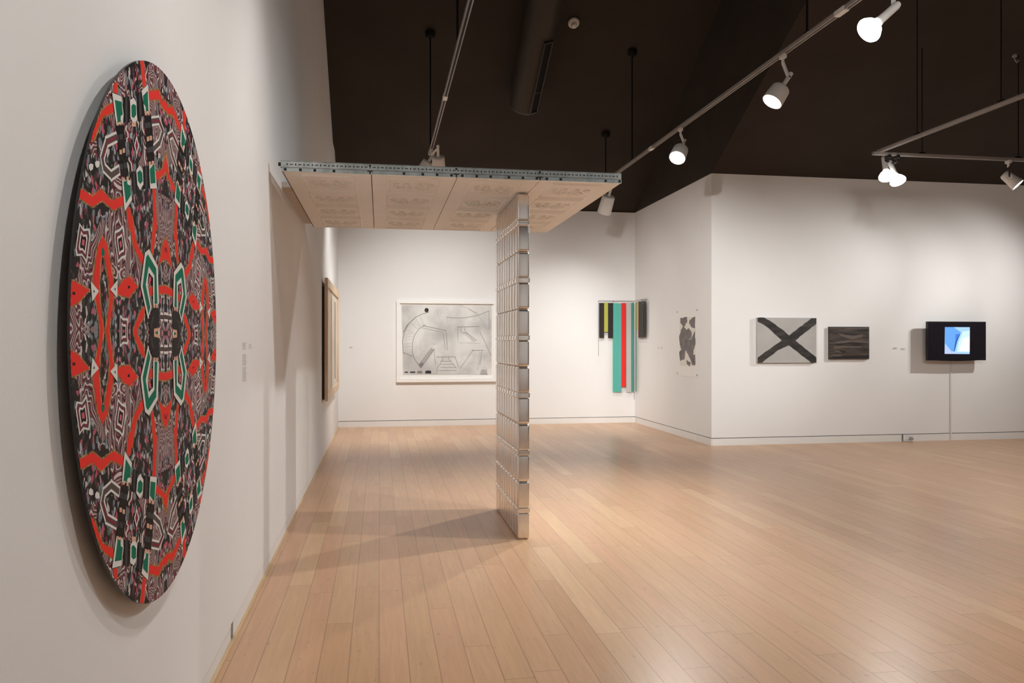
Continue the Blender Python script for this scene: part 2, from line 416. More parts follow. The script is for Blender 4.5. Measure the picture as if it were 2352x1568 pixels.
# unseen closing walls
wall_prism('wall_east', [(13, -5, 0), (13, YT + .25, 0), (13, YT + .25, HW + .5), (13, -5, HW + .5)], (.2, 0, 0), M['wall'])
wall_prism('wall_front', [(XL - .2, -5, 0), (13, -5, 0), (13, -5, HW + .5), (XL - .2, -5, HW + .5)], (0, -.2, 0), M['wall'])
# black ceiling: flat high part, two sloped parts and the step between them
mb = MB()
def slab(P, up):
    P = [Vector(p) for p in P]; e = Vector(up); n = len(P)
    mb.add(P + [p + e for p in P], [tuple(range(n)), tuple(reversed(range(n, 2 * n)))] + [(i, i + n, (i + 1) % n + n, (i + 1) % n) for i in range(n)])
yflr = YT - (ZC - HW) / SR
slab([(XL - .25, yflat, ZC), (XL - .25, YB + .25, HW + .03 - SL * .25), (XR, YB + .25, HW + .03 - SL * .25), (XR, yflat, ZC)], (0, 0, .15))
slab([(XR + .002, yflr, ZC), (XR + .002, YT + .2, HW - SR * .2), (13.2, YT + .2, HW - SR * .2), (13.2, yflr, ZC)], (0, 0, .15))
slab([(XL - .25, -5.2, ZC), (XL - .25, yflat + .02, ZC), (XR, yflat + .02, ZC), (XR, yflr, ZC), (13.2, yflr, ZC), (13.2, -5.2, ZC)], (0, 0, .15))
slab([(XR, YB + .2, HW), (XR, YT + .001, HW), (XR, YT + .001, HW + .149), (XR, yflr, ZC + .149), (XR, yflat, ZC + .149), (XR, YB + .2, HW + .2)], (.15, 0, 0))
slab([(XL - .25, -5, HW + .5), (13.2, -5, HW + .5), (13.2, -5, ZC), (XL - .25, -5, ZC)], (0, -.2, 0))
slab([(13, -5, HW + .5), (13, YT + .25, HW + .5), (13, YT + .25, ZC), (13, -5, ZC)], (.2, 0, 0))
struct('ceiling', mb, M['ceil'])

# ------------------------------------------------------------------ round printed disc on the left wall
XD = XL + .040
YC = onX(379, 765, XD).y; ZD = onX(379, 765, XD).z
Y0, Y1 = onX(160.5, 765, XD).y, onX(496.5, 765, XD).y
YC = (Y0 + Y1) / 2; RY = (Y1 - Y0) / 2; RZ = .853
disc = thing('kaleidoscope_disc', (XL, YC, ZD - RZ), 'large round red, green and black kaleidoscope print mounted on left wall', 'artwork')
NS = 128
ring = [(YC + RY * cos(2 * pi * k / NS), ZD + RZ * sin(2 * pi * k / NS)) for k in range(NS)]
mb = MB()
vs = [(XD - .0060, y, z) for y, z in ring] + [(XD - .0005, y, z) for y, z in ring]
mb.add(vs, [(k, (k + 1) % NS, (k + 1) % NS + NS, k + NS) for k in range(NS)], 0, True)
mb.add([(XD - .0060, y, z) for y, z in ring], [tuple(reversed(range(NS)))], 0)
mb.build('rim', M['mirror'], disc)
for zc_ in (-.42, .42):
    mb = MB(); mb.box((XL, YC - .45, ZD + zc_ - .03), (XD - .0060, YC + .45, ZD + zc_ + .03)); mb.build('wall_cleat', M['dark'], disc)

def dmap(u, v): return onX(u, v, XD)
def c1(x, y): return (130 + x / 3.92, 120 + y / 3.92)
def c2(x, y): return (130 + x / 3.92, 500 + y / 3.92)
def c4(x, y): return (230 + x / 5.229, 180 + y / 5.227)
def c5(x, y): return (300 + x / 6.533, 540 + y / 6.533)
def c6(x, y): return (155 + x / 5.6, 500 + y / 5.6)
def dclip(P):
    P = clip_half(P, lambda p: YC - p.y); P = clip_half(P, lambda p: p.z - ZD) if len(P) > 2 else P
    for k in range(0, NS, 2):
        if len(P) < 3: return []
        t = 2 * pi * (k + 1) / NS; cy, cz = cos(t), sin(t)
        P = clip_half(P, lambda p: .9985 - ((p.y - YC) / RY * cy + (p.z - ZD) / RZ * cz))
    return P
mirrors = [lambda p: p, lambda p: Vector((p.x, 2 * YC - p.y, p.z)), lambda p: Vector((p.x, p.y, 2 * ZD - p.z)), lambda p: Vector((p.x, 2 * YC - p.y, 2 * ZD - p.z))]
fl = Flat(dmap, (1, 0, 0), dclip, mirrors, .00025)
fl.mb.add([(XD, y, z) for y, z in ring], [tuple(range(NS))], 0)
GLOW, RED, BLK, WHT, GRN, TAN, GRY, MAR, BRN, PNK = 1, 2, 3, 4, 5, 6, 7, 8, 9, 10
rj = random.Random(3)
def jag(P, amp, step):
    out = []
    for i in range(len(P)):
        a, b2 = P[i], P[(i + 1) % len(P)]; L = math.hypot(b2[0] - a[0], b2[1] - a[1]); k = max(1, int(L / step))
        for j in range(k):
            t = j / k; w = 0 if j == 0 else amp
            out.append((a[0] + (b2[0] - a[0]) * t + rj.uniform(-w, w) * .3, a[1] + (b2[1] - a[1]) * t + rj.uniform(-w, w)))
    return out
def grow(P, d):
    n = len(P); A = sum(P[i][0] * P[(i + 1) % n][1] - P[(i + 1) % n][0] * P[i][1] for i in range(n)); sg = 1 if A > 0 else -1
    out = []
    for i in range(n):
        (ax, ay), (bx, by), (cx, cy) = P[i - 1], P[i], P[(i + 1) % n]
        n1 = (by - ay, ax - bx); n2 = (cy - by, bx - cx)
        l1 = math.hypot(*n1) or 1; l2 = math.hypot(*n2) or 1
        nx, ny = n1[0] / l1 + n2[0] / l2, n1[1] / l1 + n2[1] / l2; l = math.hypot(nx, ny) or 1
        out.append((bx + sg * nx / l * d, by + sg * ny / l * d))
    return out
def red(P, cf, glow=4.2, ln=2):
    Q = [cf(*p) for p in P]
    if glow: fl.poly(jag(grow(Q, glow), 1.6, 3), 1, GLOW)
    fl.poly(jag(Q, .5, 4), ln, RED)
def sh(P, cf, layer, m): fl.poly([cf(*p) for p in P], layer, m)
def ln(P, cf, w, layer, m, closed=False): fl.line([cf(*p) for p in P], w, layer, m, closed)
# fine red lines
red([(750, 60), (780, 60), (800, 305), (776, 310)], c1, 1.5)
red([(518, 280), (545, 270), (550, 372), (512, 362)], c1, 1.5)
red([(628, 1405), (660, 1400), (690, 1600), (652, 1600)], c1, 2)
red([(862, 1226), (887, 1226), (902, 1600), (880, 1600)], c1, 1.5)
red([(640, -20), (678, -20), (718, 228), (782, 350), (768, 430), (690, 250)], c2, 2.2)
red([(872, -20), (898, -20), (882, 220), (866, 330), (850, 300), (858, 200)], c2, 2)
# broad red bands
red([(505, 455), (440, 492), (400, 545), (345, 660), (300, 800), (330, 790), (365, 700), (412, 580), (508, 540)], c1)
red([(200, 1238), (235, 1240), (320, 1300), (400, 1232), (490, 1336), (600, 1298), (600, 1375), (512, 1420), (410, 1332), (322, 1390), (205, 1312)], c1)
red([(826, 352), (915, 340), (952, 440), (1010, 440), (1010, 520), (968, 520), (915, 418), (830, 432)], c1)
red([(890, 1085), (955, 1050), (990, 890), (1020, 890), (1020, 1060), (992, 1040), (965, 1095), (898, 1155)], c1)
red([(985, 178), (958, 232), (922, 415), (958, 375), (1000, 372), (1000, 178)], c2)
red([(824, 632), (870, 620), (985, 615), (1000, 615), (1000, 680), (920, 680), (832, 700)], c2, 4)
red([(823, 590), (838, 520), (850, 560), (838, 590)], c2, 0, 3)
# red lens on the left
red([(415, 165), (372, 255), (352, 380), (334, 520), (345, 700), (378, 880), (395, 1045), (423, 1045), (412, 940), (386, 760), (378, 600), (392, 400), (413, 285), (440, 400), (468, 560), (482, 720), (462, 860), (445, 1000), (442, 1045), (470, 1045), (478, 940), (508, 720), (505, 560), (480, 400), (452, 250)], c2, 3.4)
red([(100, 556), (165, 578), (292, 652), (190, 762), (110, 806)], c2)
red([(545, 640), (600, 560), (660, 532), (727, 622), (650, 716), (558, 690)], c2)
red([(748, 850), (792, 785), (784, 885), (726, 1000), (726, 1050), (695, 1050), (694, 1000)], c2, 2.5)
sh([(640, 612), (656, 612), (656, 636), (640, 636)], c2, 4, BLK); sh([(140, 665), (165, 668), (162, 695), (138, 690)], c2, 4, BLK)
sh([(975, 265), (985, 268), (972, 310), (966, 305)], c2, 4, MAR)
sh([(404, 290), (413, 262), (430, 300), (428, 340), (402, 340)], c2, 3, GRN)
# black ladders and bars
def quadp(P, cf, inner=None, tans=None):
    sh(P, cf, 5, WHT)
    if inner: sh(inner, cf, 6, GRN)
for P in ([(597, 405), (650, 398), (655, 632), (602, 632)], [(716, 375), (762, 350), (792, 560), (735, 592)], [(664, 1092), (706, 1068), (732, 1262), (690, 1282)], [(776, 1028), (826, 1018), (836, 1222), (784, 1232)]):
    sh(P, c1, 3, BLK)
    cx = sum(p[0] for p in P) / 4; sh([(p[0] * .35 + cx * .65 - 2, p[1]) for p in P], c1, 4, GRY)
sh(jag([(528, 662), (602, 652), (640, 1104), (580, 1118)], 6, 24), c1, 3, BLK)
sh(jag([(786, 572), (850, 565), (880, 985), (818, 992)], 6, 24), c1, 3, BLK)
for x, y in ((545, 770), (578, 762), (578, 1030), (612, 1020), (800, 660), (828, 655), (825, 880), (850, 872)):
    sh([(x - 14, y - 24), (x + 13, y - 26), (x + 15, y + 22), (x - 12, y + 25)], c1, 4, GRY)
for x, y in ((572, 898), (600, 885), (818, 780), (844, 772)):
    sh([(x - 22, y - 30), (x + 20, y - 34), (x + 24, y + 26), (x - 18, y + 30)], c1, 4, BLK)
    sh([(x - 11, y - 20), (x + 10, y - 22), (x + 12, y + 18), (x - 9, y + 22)], c1, 5, TAN)
for x, y in ((545, 640), (572, 632), (800, 548), (824, 545), (600, 1150), (634, 1140), (835, 1005), (862, 998), (682, 650), (700, 650)):
    sh([(x - 11, y - 20), (x + 9, y - 22), (x + 10, y + 16), (x - 9, y + 20)], c1, 6, TAN)
# white / green lozenges
def loz(W, G, cf):
    Q = [cf(*p) for p in W]; fl.poly(grow(Q, 1.0), 4, BLK); fl.poly(Q, 5, WHT); fl.poly([cf(*p) for p in G], 6, GRN)
loz([(495, 364), (578, 396), (598, 560), (592, 640), (532, 650)], [(518, 428), (580, 446), (590, 560), (572, 572), (570, 622), (545, 634)], c1)
loz([(656, 430), (690, 408), (712, 450), (722, 605), (692, 650), (660, 590)], [(668, 480), (688, 464), (709, 480), (712, 562), (690, 592), (670, 580)], c1)
loz([(760, 345), (818, 288), (836, 540), (790, 556)], [(772, 392), (815, 346), (822, 528), (800, 532), (796, 490), (776, 460)], c1)
loz([(582, 1145), (658, 1150), (674, 1330), (608, 1432)], [(597, 1168), (626, 1150), (634, 1188), (660, 1200), (664, 1285), (618, 1362)], c1)
loz([(712, 1062), (745, 1012), (772, 1070), (777, 1190), (746, 1242), (722, 1192)], [(722, 1080), (745, 1060), (766, 1085), (770, 1160), (748, 1186), (728, 1160)], c1)
loz([(828, 1012), (880, 1003), (899, 1226), (838, 1227)], [(834, 1052), (866, 1010), (876, 1010), (886, 1176), (842, 1182)], c1)
# concentric hooks
for P in ([(532, 765), (450, 806), (408, 950), (425, 1040), (490, 1108), (556, 1062)], [(858, 620), (918, 612), (956, 712), (925, 815), (868, 872)]):
    ln(P, c1, .030, 2, WHT); ln(P, c1, .016, 3, BRN)
    q = [(p[0] + 2, p[1] + 1) for p in P]; ln(q[:3], c1, .006, 4, MAR)
for P in ([(622, 690), (640, 720), (640, 780), (628, 790)], [(648, 960), (668, 990), (676, 1060)], [(768, 610), (770, 680), (782, 720)], [(790, 890), (788, 950), (798, 1000)]):
    ln(P, c1, .011, 3, WHT); ln([(p[0] + 9, p[1]) for p in P], c1, .009, 3, MAR)
sh([(716, 752), (740, 838), (720, 930), (694, 840)], c1, 3, WHT); sh([(716, 782), (730, 838), (718, 900), (704, 838)], c1, 4, MAR)
for x, y in ((305, 1030), (362, 1005)): sh([(x - 20, y - 18), (x, y - 30), (x + 22, y - 20), (x + 18, y + 22), (x - 4, y + 38), (x - 18, y + 14)], c1, 3, WHT)
# rhombus frames
def rhomb(P, cf):
    Q = [cf(*p) for p in P]; c = (sum(p[0] for p in Q) / len(Q), sum(p[1] for p in Q) / len(Q))
    for k, mm in ((1, WHT), (.84, BRN), (.70, MAR), (.58, WHT), (.42, BLK), (.2, PNK)):
        fl.poly([(c[0] + (p[0] - c[0]) * k, c[1] + (p[1] - c[1]) * k) for p in Q], 3 + (1 - k) * 4, mm)
rhomb([(200, 42), (236, 100), (290, 95), (300, 160), (268, 408), (222, 340), (175, 345), (164, 290)], c2)
rhomb([(592, 68), (562, 100), (518, 122), (516, 180), (548, 410), (580, 370), (622, 352), (626, 300)], c2)
rhomb([(565, 870), (592, 902), (636, 905), (638, 1150), (592, 1170), (562, 1210)], c2)
rhomb([(195, 1012), (240, 990), (288, 925), (292, 1112), (240, 1045)], c2)
for P in ([(300, 570), (374, 660), (315, 756)], [(542, 558), (541, 722), (476, 645)]):
    Q = [c2(*p) for p in P]; c = (sum(p[0] for p in Q) / 3, sum(p[1] for p in Q) / 3)
    fl.poly(Q, 5, WHT); fl.poly([(c[0] + (p[0] - c[0]) * .18, c[1] + (p[1] - c[1]) * .2) for p in Q], 6, BLK)
# white and green loops round the centre
W = [(245, 212), (275, 210), (402, 480), (412, 1030), (335, 1035), (330, 640), (268, 560), (248, 650), (245, 760), (308, 1080), (248, 1255), (145, 770), (165, 600), (200, 290)]
loopW = [(232, 240), (268, 205), (400, 470), (416, 1035), (330, 1040), (328, 640), (262, 560), (246, 740), (306, 1085), (252, 1258), (142, 770), (160, 600), (208, 255)]
sh(grow([c for c in loopW], 7), c5, 4, BLK); sh(loopW, c5, 5, WHT)
sh([(250, 285), (375, 500), (392, 1028), (350, 1030), (348, 605), (262, 468), (216, 740), (286, 1085), (258, 1190), (170, 770), (190, 600), (222, 330)], c5, 6, GRN)
sh([(262, 690), (278, 610), (302, 640), (290, 690), (262, 712)], c5, 4, PNK)
# centre ring
sh([(330, 1090), (420, 1100), (425, 1180), (418, 1380), (345, 1395), (330, 1480), (285, 1480), (262, 1300), (300, 1160)], c5, 5, BLK)
sh([(330, 1210), (345, 1220), (318, 1320), (312, 1400), (295, 1400), (300, 1280)], c5, 6, GRY)
sh([(345, 1400), (420, 1395), (425, 1500), (340, 1500)], c5, 5, TAN); sh([(405, 1440), (424, 1440), (424, 1500), (405, 1500)], c5, 6, WHT)
sh([(358, 1460), (385, 1438), (402, 1450), (404, 1500), (356, 1500)], c5, 6, GRN)
for x in (438, 490, 540): sh([(x, 1160), (x + 22, 1150), (x + 45, 1175), (x + 40, 1198), (x, 1196)], c5, 4, WHT); sh([(x, 1258), (x + 44, 1258), (x + 40, 1290), (x + 16, 1298)], c5, 4, WHT)
sh([(428, 1205), (560, 1210), (560, 1250), (428, 1245)], c5, 4, BRN)
for x, y in ((345, 1062), (385, 1060)): sh([(x - 16, y - 24), (x + 16, y - 24), (x + 14, y + 26), (x - 14, y + 26)], c5, 6, TAN)
fl.mb.build('printed_face', [M['disc'], M['pglow'], M['pred'], M['pblack'], M['pwhite'], M['pgreen'], M['tan'], M['pgrey'], M['pmaroon'], M['pbrown'], M['ppink']], disc, (XD, YC, ZD))

# ------------------------------------------------------------------ wall text beside the disc
def text_block(name, u0, v0, u1, v1, X, rows, label, gaps=()):
    mb = MB(); rr = random.Random(u0)
    A = onX(u0, (v0 + v1) / 2, X); B = onX(u1, (v0 + v1) / 2, X)
    za = onX((u0 + u1) / 2, v0, X).z; zb = onX((u0 + u1) / 2, v1, X).z
    for i in range(rows):
        if i in gaps: continue
        z = za + (zb - za) * (i + .5) / rows; h = abs(zb - za) / rows * .34; y = A.y
        end = B.y - rr.uniform(0, .25) * (B.y - A.y)
        while y < end:
            w = rr.uniform(.025, .07); y2 = min(end, y + w)
            mb.box((X, y, z - h / 2), (X + .0012, y2, z + h / 2)); y = y2 + .012
    return tag(mb.build(name, M['txt'], None, (X, A.y, zb)), label, 'wall text')
text_block('wall_text', 557, 786, 566, 876, XL, 27, 'tall column of small grey vinyl text on left wall beside disc', (5, 6, 7, 16))
text_block('caption_text', 572, 789, 578, 801, XL, 4, 'short grey caption lines right of the tall wall text column')

# ------------------------------------------------------------------ canopy
TT = .094  # tin size in x
CZ = 2.667
CX0, CX1, CY0, CY1 = -.648, 1.722, 5.44, 7.985
can = thing('canopy', ((CX0 + CX1) / 2, (CY0 + CY1) / 2, CZ), 'flat cream canopy of four pressed panels held up by the tin tower', 'canopy')
PW = (CX1 - CX0) / 4
def panel(i):
    mb = MB(); x0 = CX0 + PW * i + .003; x1 = CX0 + PW * (i + 1) - .003
    mb.box((x0, CY0 + .004, CZ), (x1, CY1 - .004, CZ + .018))
    rr = random.Random(11)
    ch = (CY1 - CY0 - .10) / 4; mid = (x0 + x1) / 2
    def bar(a, c, w, h):
        a, c = Vector(a), Vector(c); d = (c - a).normalized(); sd = Vector((d.y, -d.x, 0)) * w / 2; dn = Vector((0, 0, -h))
        vs = [a - sd, a + sd, c + sd, c - sd, a - sd * .35 + dn, a + sd * .35 + dn, c + sd * .35 + dn, c - sd * .35 + dn]
        mb.add(vs, [(0, 1, 5, 4), (1, 2, 6, 5), (2, 3, 7, 6), (3, 0, 4, 7), (4, 5, 6, 7)])
    for k in range(4):
        ya = CY0 + .05 + ch * k + .045; yb = ya + ch - .09; xa, xb = x0 + .115, x1 - .115
        for P, Q, w_, h_ in (((xa, ya), (xb, ya), .018, .010), ((xa, yb), (xb, yb), .022, .014), ((xa, ya), (xa, yb), .02, .006), ((xb, ya), (xb, yb), .02, .006)):
            bar((P[0], P[1], CZ), (Q[0], Q[1], CZ), w_, h_)
        cy = (ya + yb) / 2 + .02
        for sx in (-1, 1):
            # scrolled leaf ornament, one spray on each side
            for (ox, oy, r0, turns, a0) in ((.055, .0, .05, 1.2, .3), (.10, .05, .038, 1.0, 2.0), (.12, -.055, .034, 1.1, 4.2), (.055, -.09, .030, .9, 1.2), (.045, .10, .028, .9, 3.2), (.02, .03, .022, .8, .2)):
                pts = []
                for t in range(11):
                    f = t / 10; a = a0 + turns * 2 * pi * f; r = r0 * (1 - .75 * f)
                    pts.append((mid + sx * (ox + r * cos(a)), cy + oy + r * sin(a) * 1.25, CZ - .003))
                mb.tube(pts, [.0075 - .004 * t / 10 for t in range(11)], 5)
            for t in range(5):
                a = -1.3 + t * .65; c0 = Vector((mid + sx * .06, cy, CZ)); d = Vector((sx * cos(a), sin(a) * 1.3, 0))
                p1 = c0 + d * .06; p2 = c0 + d * .115; sd = Vector((-d.y, d.x, 0)) * .016; dn = Vector((0, 0, -.008))
                m_ = (p1 + p2) / 2
                mb.add([p1, m_ + sd, p2, m_ - sd, m_ + dn], [(0, 1, 4), (1, 2, 4), (2, 3, 4), (3, 0, 4)])
    return mb.build('panel', M['panel'], can)
for i in range(4): panel(i)
mb = MB(); mb.box((CX0 + .006, CY0 + .01, CZ + .0185), (CX1 - .006, CY1 - .01, CZ + .03)); mb.build('backing_board', M['panelseam'], can)
# galvanized front rail
mb = MB(); fx0, fx1 = CX0 - .03, CX1 + .005
mb.box((fx0 + .02, CY0 - .004, CZ + .024), (fx1, CY0 + .004, CZ + .068))
mb.box((fx0 + .02, CY0 - .004, CZ + .066), (fx1, CY0 + .035, CZ + .070))
mb.box((fx0 + .03, CY0 - .010, CZ - .003), (fx1, CY0 + .004, CZ + .022))
x = fx0 + .06; k = 0
while x < fx1 - .02:
    z = CZ + .046; w, h = ((.007, .014), (.020, .006))[k % 2]
    mb.box((x, CY0 - .0048, z - h / 2), (x + w, CY0 - .0038, z + h / 2), 2); x += w + .014; k += 1
mb.add([(fx0 + .02, CY0 - .0042, CZ + .021), (fx1, CY0 - .0042, CZ + .021), (fx1, CY0 - .0042, CZ + .026), (fx0 + .02, CY0 - .0042, CZ + .026)], [(0, 1, 2, 3)], 1)
for u in (655, 690, 723, 767, 928, 971, 1004, 1037, 1062, 1095, 1127, 1169, 1201, 1233, 1256, 1288, 1391, 1423):
    p = onY(u, 395, CY0 - .01)
    mb.box((p.x - .009, CY0 - .0112, CZ + .001), (p.x + .009, CY0 - .0098, CZ + .019), 1)
for u in (850, 1048, 1240):
    p = onY(u, 395, CY0 - .004); mb.tube([(p.x, CY0 - .006, CZ + .056), (p.x, CY0 - .0035, CZ + .056)], .008, 8, 1)
    mb.box((p.x - .02, CY0 - .0114, CZ + .014), (p.x + .02, CY0 - .0102, CZ + .021), 1); mb.box((p.x - .005, CY0 - .0114, CZ - .003), (p.x + .005, CY0 - .0102, CZ + .016), 1)
mb.tube([(fx0 + .006, CY0, CZ + .045), (fx0 + .022, CY0, CZ + .045)], .013, 10, 1)
mb.build('slotted_rail', [M['steel'], M['dark'], M['pgrey']], can)
mb = MB(); mb.box((CX1 - .004, CY0 + .004, CZ - .001), (CX1 + .003, CY1, CZ + .03)); mb.box((CX0 - .003, CY1 - .005, CZ - .001), (CX1 + .003, CY1 + .002, CZ + .03)); mb.build('edge_trim', M['panel'], can)
mb = MB(); mb.box((CX0 - .003, CY0 + .004, CZ - .001), (CX0 + .004, CY1, CZ + .03)); mb.build('side_trim', M['panelseam'], can)
mb = MB(); mb.box((XL, 6.15, CZ + .031), (CX0 + .05, CY1, CZ + .07)); mb.build('added_light_block', M['lightblock'], can)  # added strip closing the gap so no light leaks onto the wall

# ------------------------------------------------------------------ tin tower
NX0 = onZ(1190, 1242, 0).x + .002
NR, NC = 12, 9
TY0, TY1 = 5.885, 7.02
TW = .094; TL = (TY1 - TY0) / NC; TH = (CZ - .011) / NR
def rrect(hx, hy, r, seg=5):
    out = []
    for cx, cy, a0 in ((hx - r, hy - r, 0), (-hx + r, hy - r, pi / 2), (-hx + r, -hy + r, pi), (hx - r, -hy + r, 1.5 * pi)):
        for k in range(seg + 1): a = a0 + pi / 2 * k / seg; out.append((cx + r * cos(a), cy + r * sin(a)))
    return out
def loft(rings, m=0):
    mb = MB(); n = len(rings[0]); vs = [p for r in rings for p in r]; fs = []
    for i in range(len(rings) - 1):
        for k in range(n): a = i * n + k; c = i * n + (k + 1) % n; fs.append((a, c, c + n, a + n))
    mb.add(vs, fs, m, True)
    mb.add(rings[0], [tuple(reversed(range(n)))], m); mb.add(rings[-1], [tuple(range(n))], m)
    return mb
def tin_meshes():
    hx, hy, r = TW / 2, TL / 2 - .0018, .013
    R = []
    for z, ins in ((.0003, .0115), (.0014, .0090), (.0040, .0055), (.0075, .0032), (.0125, .0012), (.018, .0002), (.022, 0), (TH - .034, 0), (TH - .028, .0006), (TH - .022, .0025), (TH - .018, .005)):
        R.append([(x, y, z) for x, y in rrect(hx - ins, hy - ins, r)])
    body = loft(R)
    Q = []
    for z, ins in ((TH - .0185, .004), (TH - .0180, -.0015), (TH - .0160, -.0045), (TH - .0130, -.0052), (TH - .006, -.0048), (TH - .0012, -.0046), (TH - .0002, -.0042)):
        Q.append([(x, y, z) for x, y in rrect(hx - ins, hy - max(ins, -.0008), r)])
    lid = loft(Q)
    mb = body.build('body', M['tin']); ml = lid.build('lid', M['lid'])
    return mb, ml
b0, l0 = tin_meshes()
first = True
ordn = ['nearest', 'second', 'third', 'fourth', 'fifth', 'sixth', 'seventh', 'eighth', 'farthest']
rown = ['bottom tin on the floor', 'second tin up', 'third tin up', 'fourth tin up', 'fifth tin up', 'sixth tin up', 'seventh tin up', 'eighth tin up', 'ninth tin up', 'tenth tin up', 'eleventh tin up', 'top tin under the canopy']
tr = random.Random(5)
for c in range(NC):
    for r in range(NR):
        where = {0: 'nearest column', NC - 1: 'farthest column'}.get(c, ordn[c] + ' column back')
        t = thing('tin', (0, 0, 0), 'silver tin, %s in the %s of the tin tower' % (rown[r], where), 'tin', 'silver tins stacked into the tower')
        x = NX0 + TW / 2 + tr.uniform(-.0006, .0006); y = TY0 + TL * (c + .5)
        if r % 2 == 0: t.location = (x, y, TH * r)
        else: t.location = (x, y, TH * (r + 1)); t.rotation_euler = (pi, 0, 0)
        if first: bb, ll = b0, l0; first = False
        else:
            bb = b0.copy(); ll = l0.copy(); COL.objects.link(bb); COL.objects.link(ll)
        bb.parent = t; ll.parent = t

# ------------------------------------------------------------------ wood framed piece on the left wall
y0, y1 = 10.35, 13.15; z0, z1 = .76, 2.36; d = .075
pic = thing('wood_framed_picture', (XL, (y0 + y1) / 2, z0), 'pale wood framed picture on left wall near the far corner', 'picture')
mb = MB(); fw = .11
xa, xb = XL + .034, XL + d
mb.box((xa, y0, z0), (xb, y0 + fw, z1)); mb.box((xa, y1 - fw, z0), (xb, y1, z1)); mb.box((xa, y0 + fw, z0), (xb, y1 - fw, z0 + fw)); mb.box((xa, y0 + fw, z1 - fw), (xb, y1 - fw, z1))
mb.build('frame', M['frwood'], pic)
mb = MB(); mb.box((xa, y0 + fw, z0 + fw), (xb - .02, y1 - fw, z1 - fw)); mb.build('canvas', M['pale'], pic)
mb = MB(); mb.box((xb - .02, y0 + 1.0, z0 + fw), (xb - .012, y0 + 1.13, z1 - fw)); mb.build('inner_slat', M['frwood'], pic)
mb = MB(); mb.box((xb - .02, y0 + 1.95, z0 + fw + .1), (xb - .014, y0 + 1.99, z1 - fw - .1)); mb.build('dark_line', M['pbrown'], pic)
mb = MB(); mb.box((XL, y0 + .015, z0 + .02), (xa, y1 - .02, z1 - .12)); mb.build('backing', M['dark'], pic)

# ------------------------------------------------------------------ framed drawing on the back wall
FY = YB - .055
A = onY(910.5, 688, FY); B = onY(1142, 876, FY)
fx0, fx1, fz0, fz1 = A.x, B.x, B.z, A.z
dr = thing('framed_drawing', ((fx0 + fx1) / 2, YB, fz0), 'large white framed grey pencil drawing on back wall behind tin tower', 'picture')
mb = MB(); w = .065
for P, Q in (((fx0, fz0), (fx0 + w, fz1)), ((fx1 - w, fz0), (fx1, fz1)), ((fx0 + w, fz0), (fx1 - w, fz0 + w)), ((fx0 + w, fz1 - w), (fx1 - w, fz1))):
    mb.box((P[0], FY, P[1]), (Q[0], YB, Q[1]))
mb.build('frame', M['frw'], dr)
mb = MB(); mb.box((fx0 + w, FY + .035, fz0 + w), (fx1 - w, YB - .002, fz1 - w)); mb.build('mat_board', M['frw'], dr)
SY = FY + .033
def g7(x, y): return (740 + x / 3.919, 620 + y / 3.92)
fd = Flat(lambda u, v: onY(u, v, SY), (0, -1, 0), step=.0006)
def ds(P, l, m): fd.poly([g7(*p) for p in P], l, m)
def dl(P, w, m=1, l=1): fd.line([g7(*p) for p in P], w * .62, l, m)
ds([(714, 314), (1525, 314), (1525, 940), (728, 940)], 0, 0)
dl([(730, 748), (722, 640), (740, 560), (780, 480), (840, 425), (900, 395), (960, 380)], .016)
dl([(730, 560), (762, 500), (825, 440)], .02)
dl([(812, 745), (812, 660), (830, 590), (870, 530), (930, 492)], .014); dl([(730, 745), (812, 775)], .016); dl([(812, 745), (825, 790), (885, 880)], .016)
for y in (575, 600, 625, 660, 690, 715, 735): dl([(728 + abs(650 - y) * .1, y + 8), (815, y - 5)], .009, 2)
for x0_, y0_, x1_, y1_ in ((750, 530, 835, 575), (790, 470, 855, 530), (840, 430, 885, 510), (880, 405, 915, 500)): dl([(x0_, y0_), (x1_, y1_)], .009, 2)
dl([(905, 500), (1115, 545)], .016); dl([(900, 520), (1085, 560)], .011); dl([(1115, 545), (1128, 722)], .012); dl([(1090, 560), (1108, 722)], .011)
dl([(1125, 430), (1125, 480)], .008, 2); dl([(1040, 350), (1042, 420), (1060, 440)], .008, 2)
dl([(1120, 425), (1200, 432), (1300, 428), (1420, 402), (1500, 368)], .013); dl([(1500, 368), (1503, 540)], .010)
dl([(1240, 318), (1330, 350), (1420, 430), (1480, 520), (1522, 620)], .012, 2); dl([(1420, 560), (1470, 660), (1522, 770)], .012); dl([(1320, 355), (1400, 390)], .01)
for k in range(7): dl([(1445 + k * 11, 500 + k * 28), (1490 + k * 6, 495 + k * 26)], .007, 2)
dl([(1215, 512), (1410, 508)], .016); dl([(1222, 512), (1222, 640)], .010); dl([(1250, 515), (1250, 560), (1300, 570), (1365, 640)], .012); dl([(1285, 520), (1285, 552), (1390, 632)], .012)
for k in range(6): dl([(1268 + k * 18, 578 + k * 13), (1298 + k * 17, 560 + k * 14)], .009)
dl([(1225, 655), (1420, 660)], .009, 2)
ds([(872, 850), (985, 705), (1008, 712), (895, 875)], 1, 2); ds([(870, 848), (905, 830), (915, 845), (890, 880)], 2, 1)
dl([(870, 850), (985, 702)], .012); dl([(1010, 712), (890, 880)], .014); dl([(1008, 712), (1018, 850)], .010)
for k in range(6): dl([(900 + k * 17, 825 - k * 20), (925 + k * 15, 830 - k * 20)], .009)
dl([(885, 620), (885, 720)], .008, 2); dl([(970, 665), (1040, 665)], .009, 2); dl([(890, 740), (945, 712)], .008, 2)
dl([(1030, 782), (1195, 780)], .013); dl([(1195, 780), (1228, 870)], .013); dl([(1085, 780), (1085, 812), (1070, 820), (1060, 850), (1040, 870), (1030, 925)], .010); dl([(1135, 780), (1140, 805), (1160, 822), (1180, 850), (1205, 880)], .010)
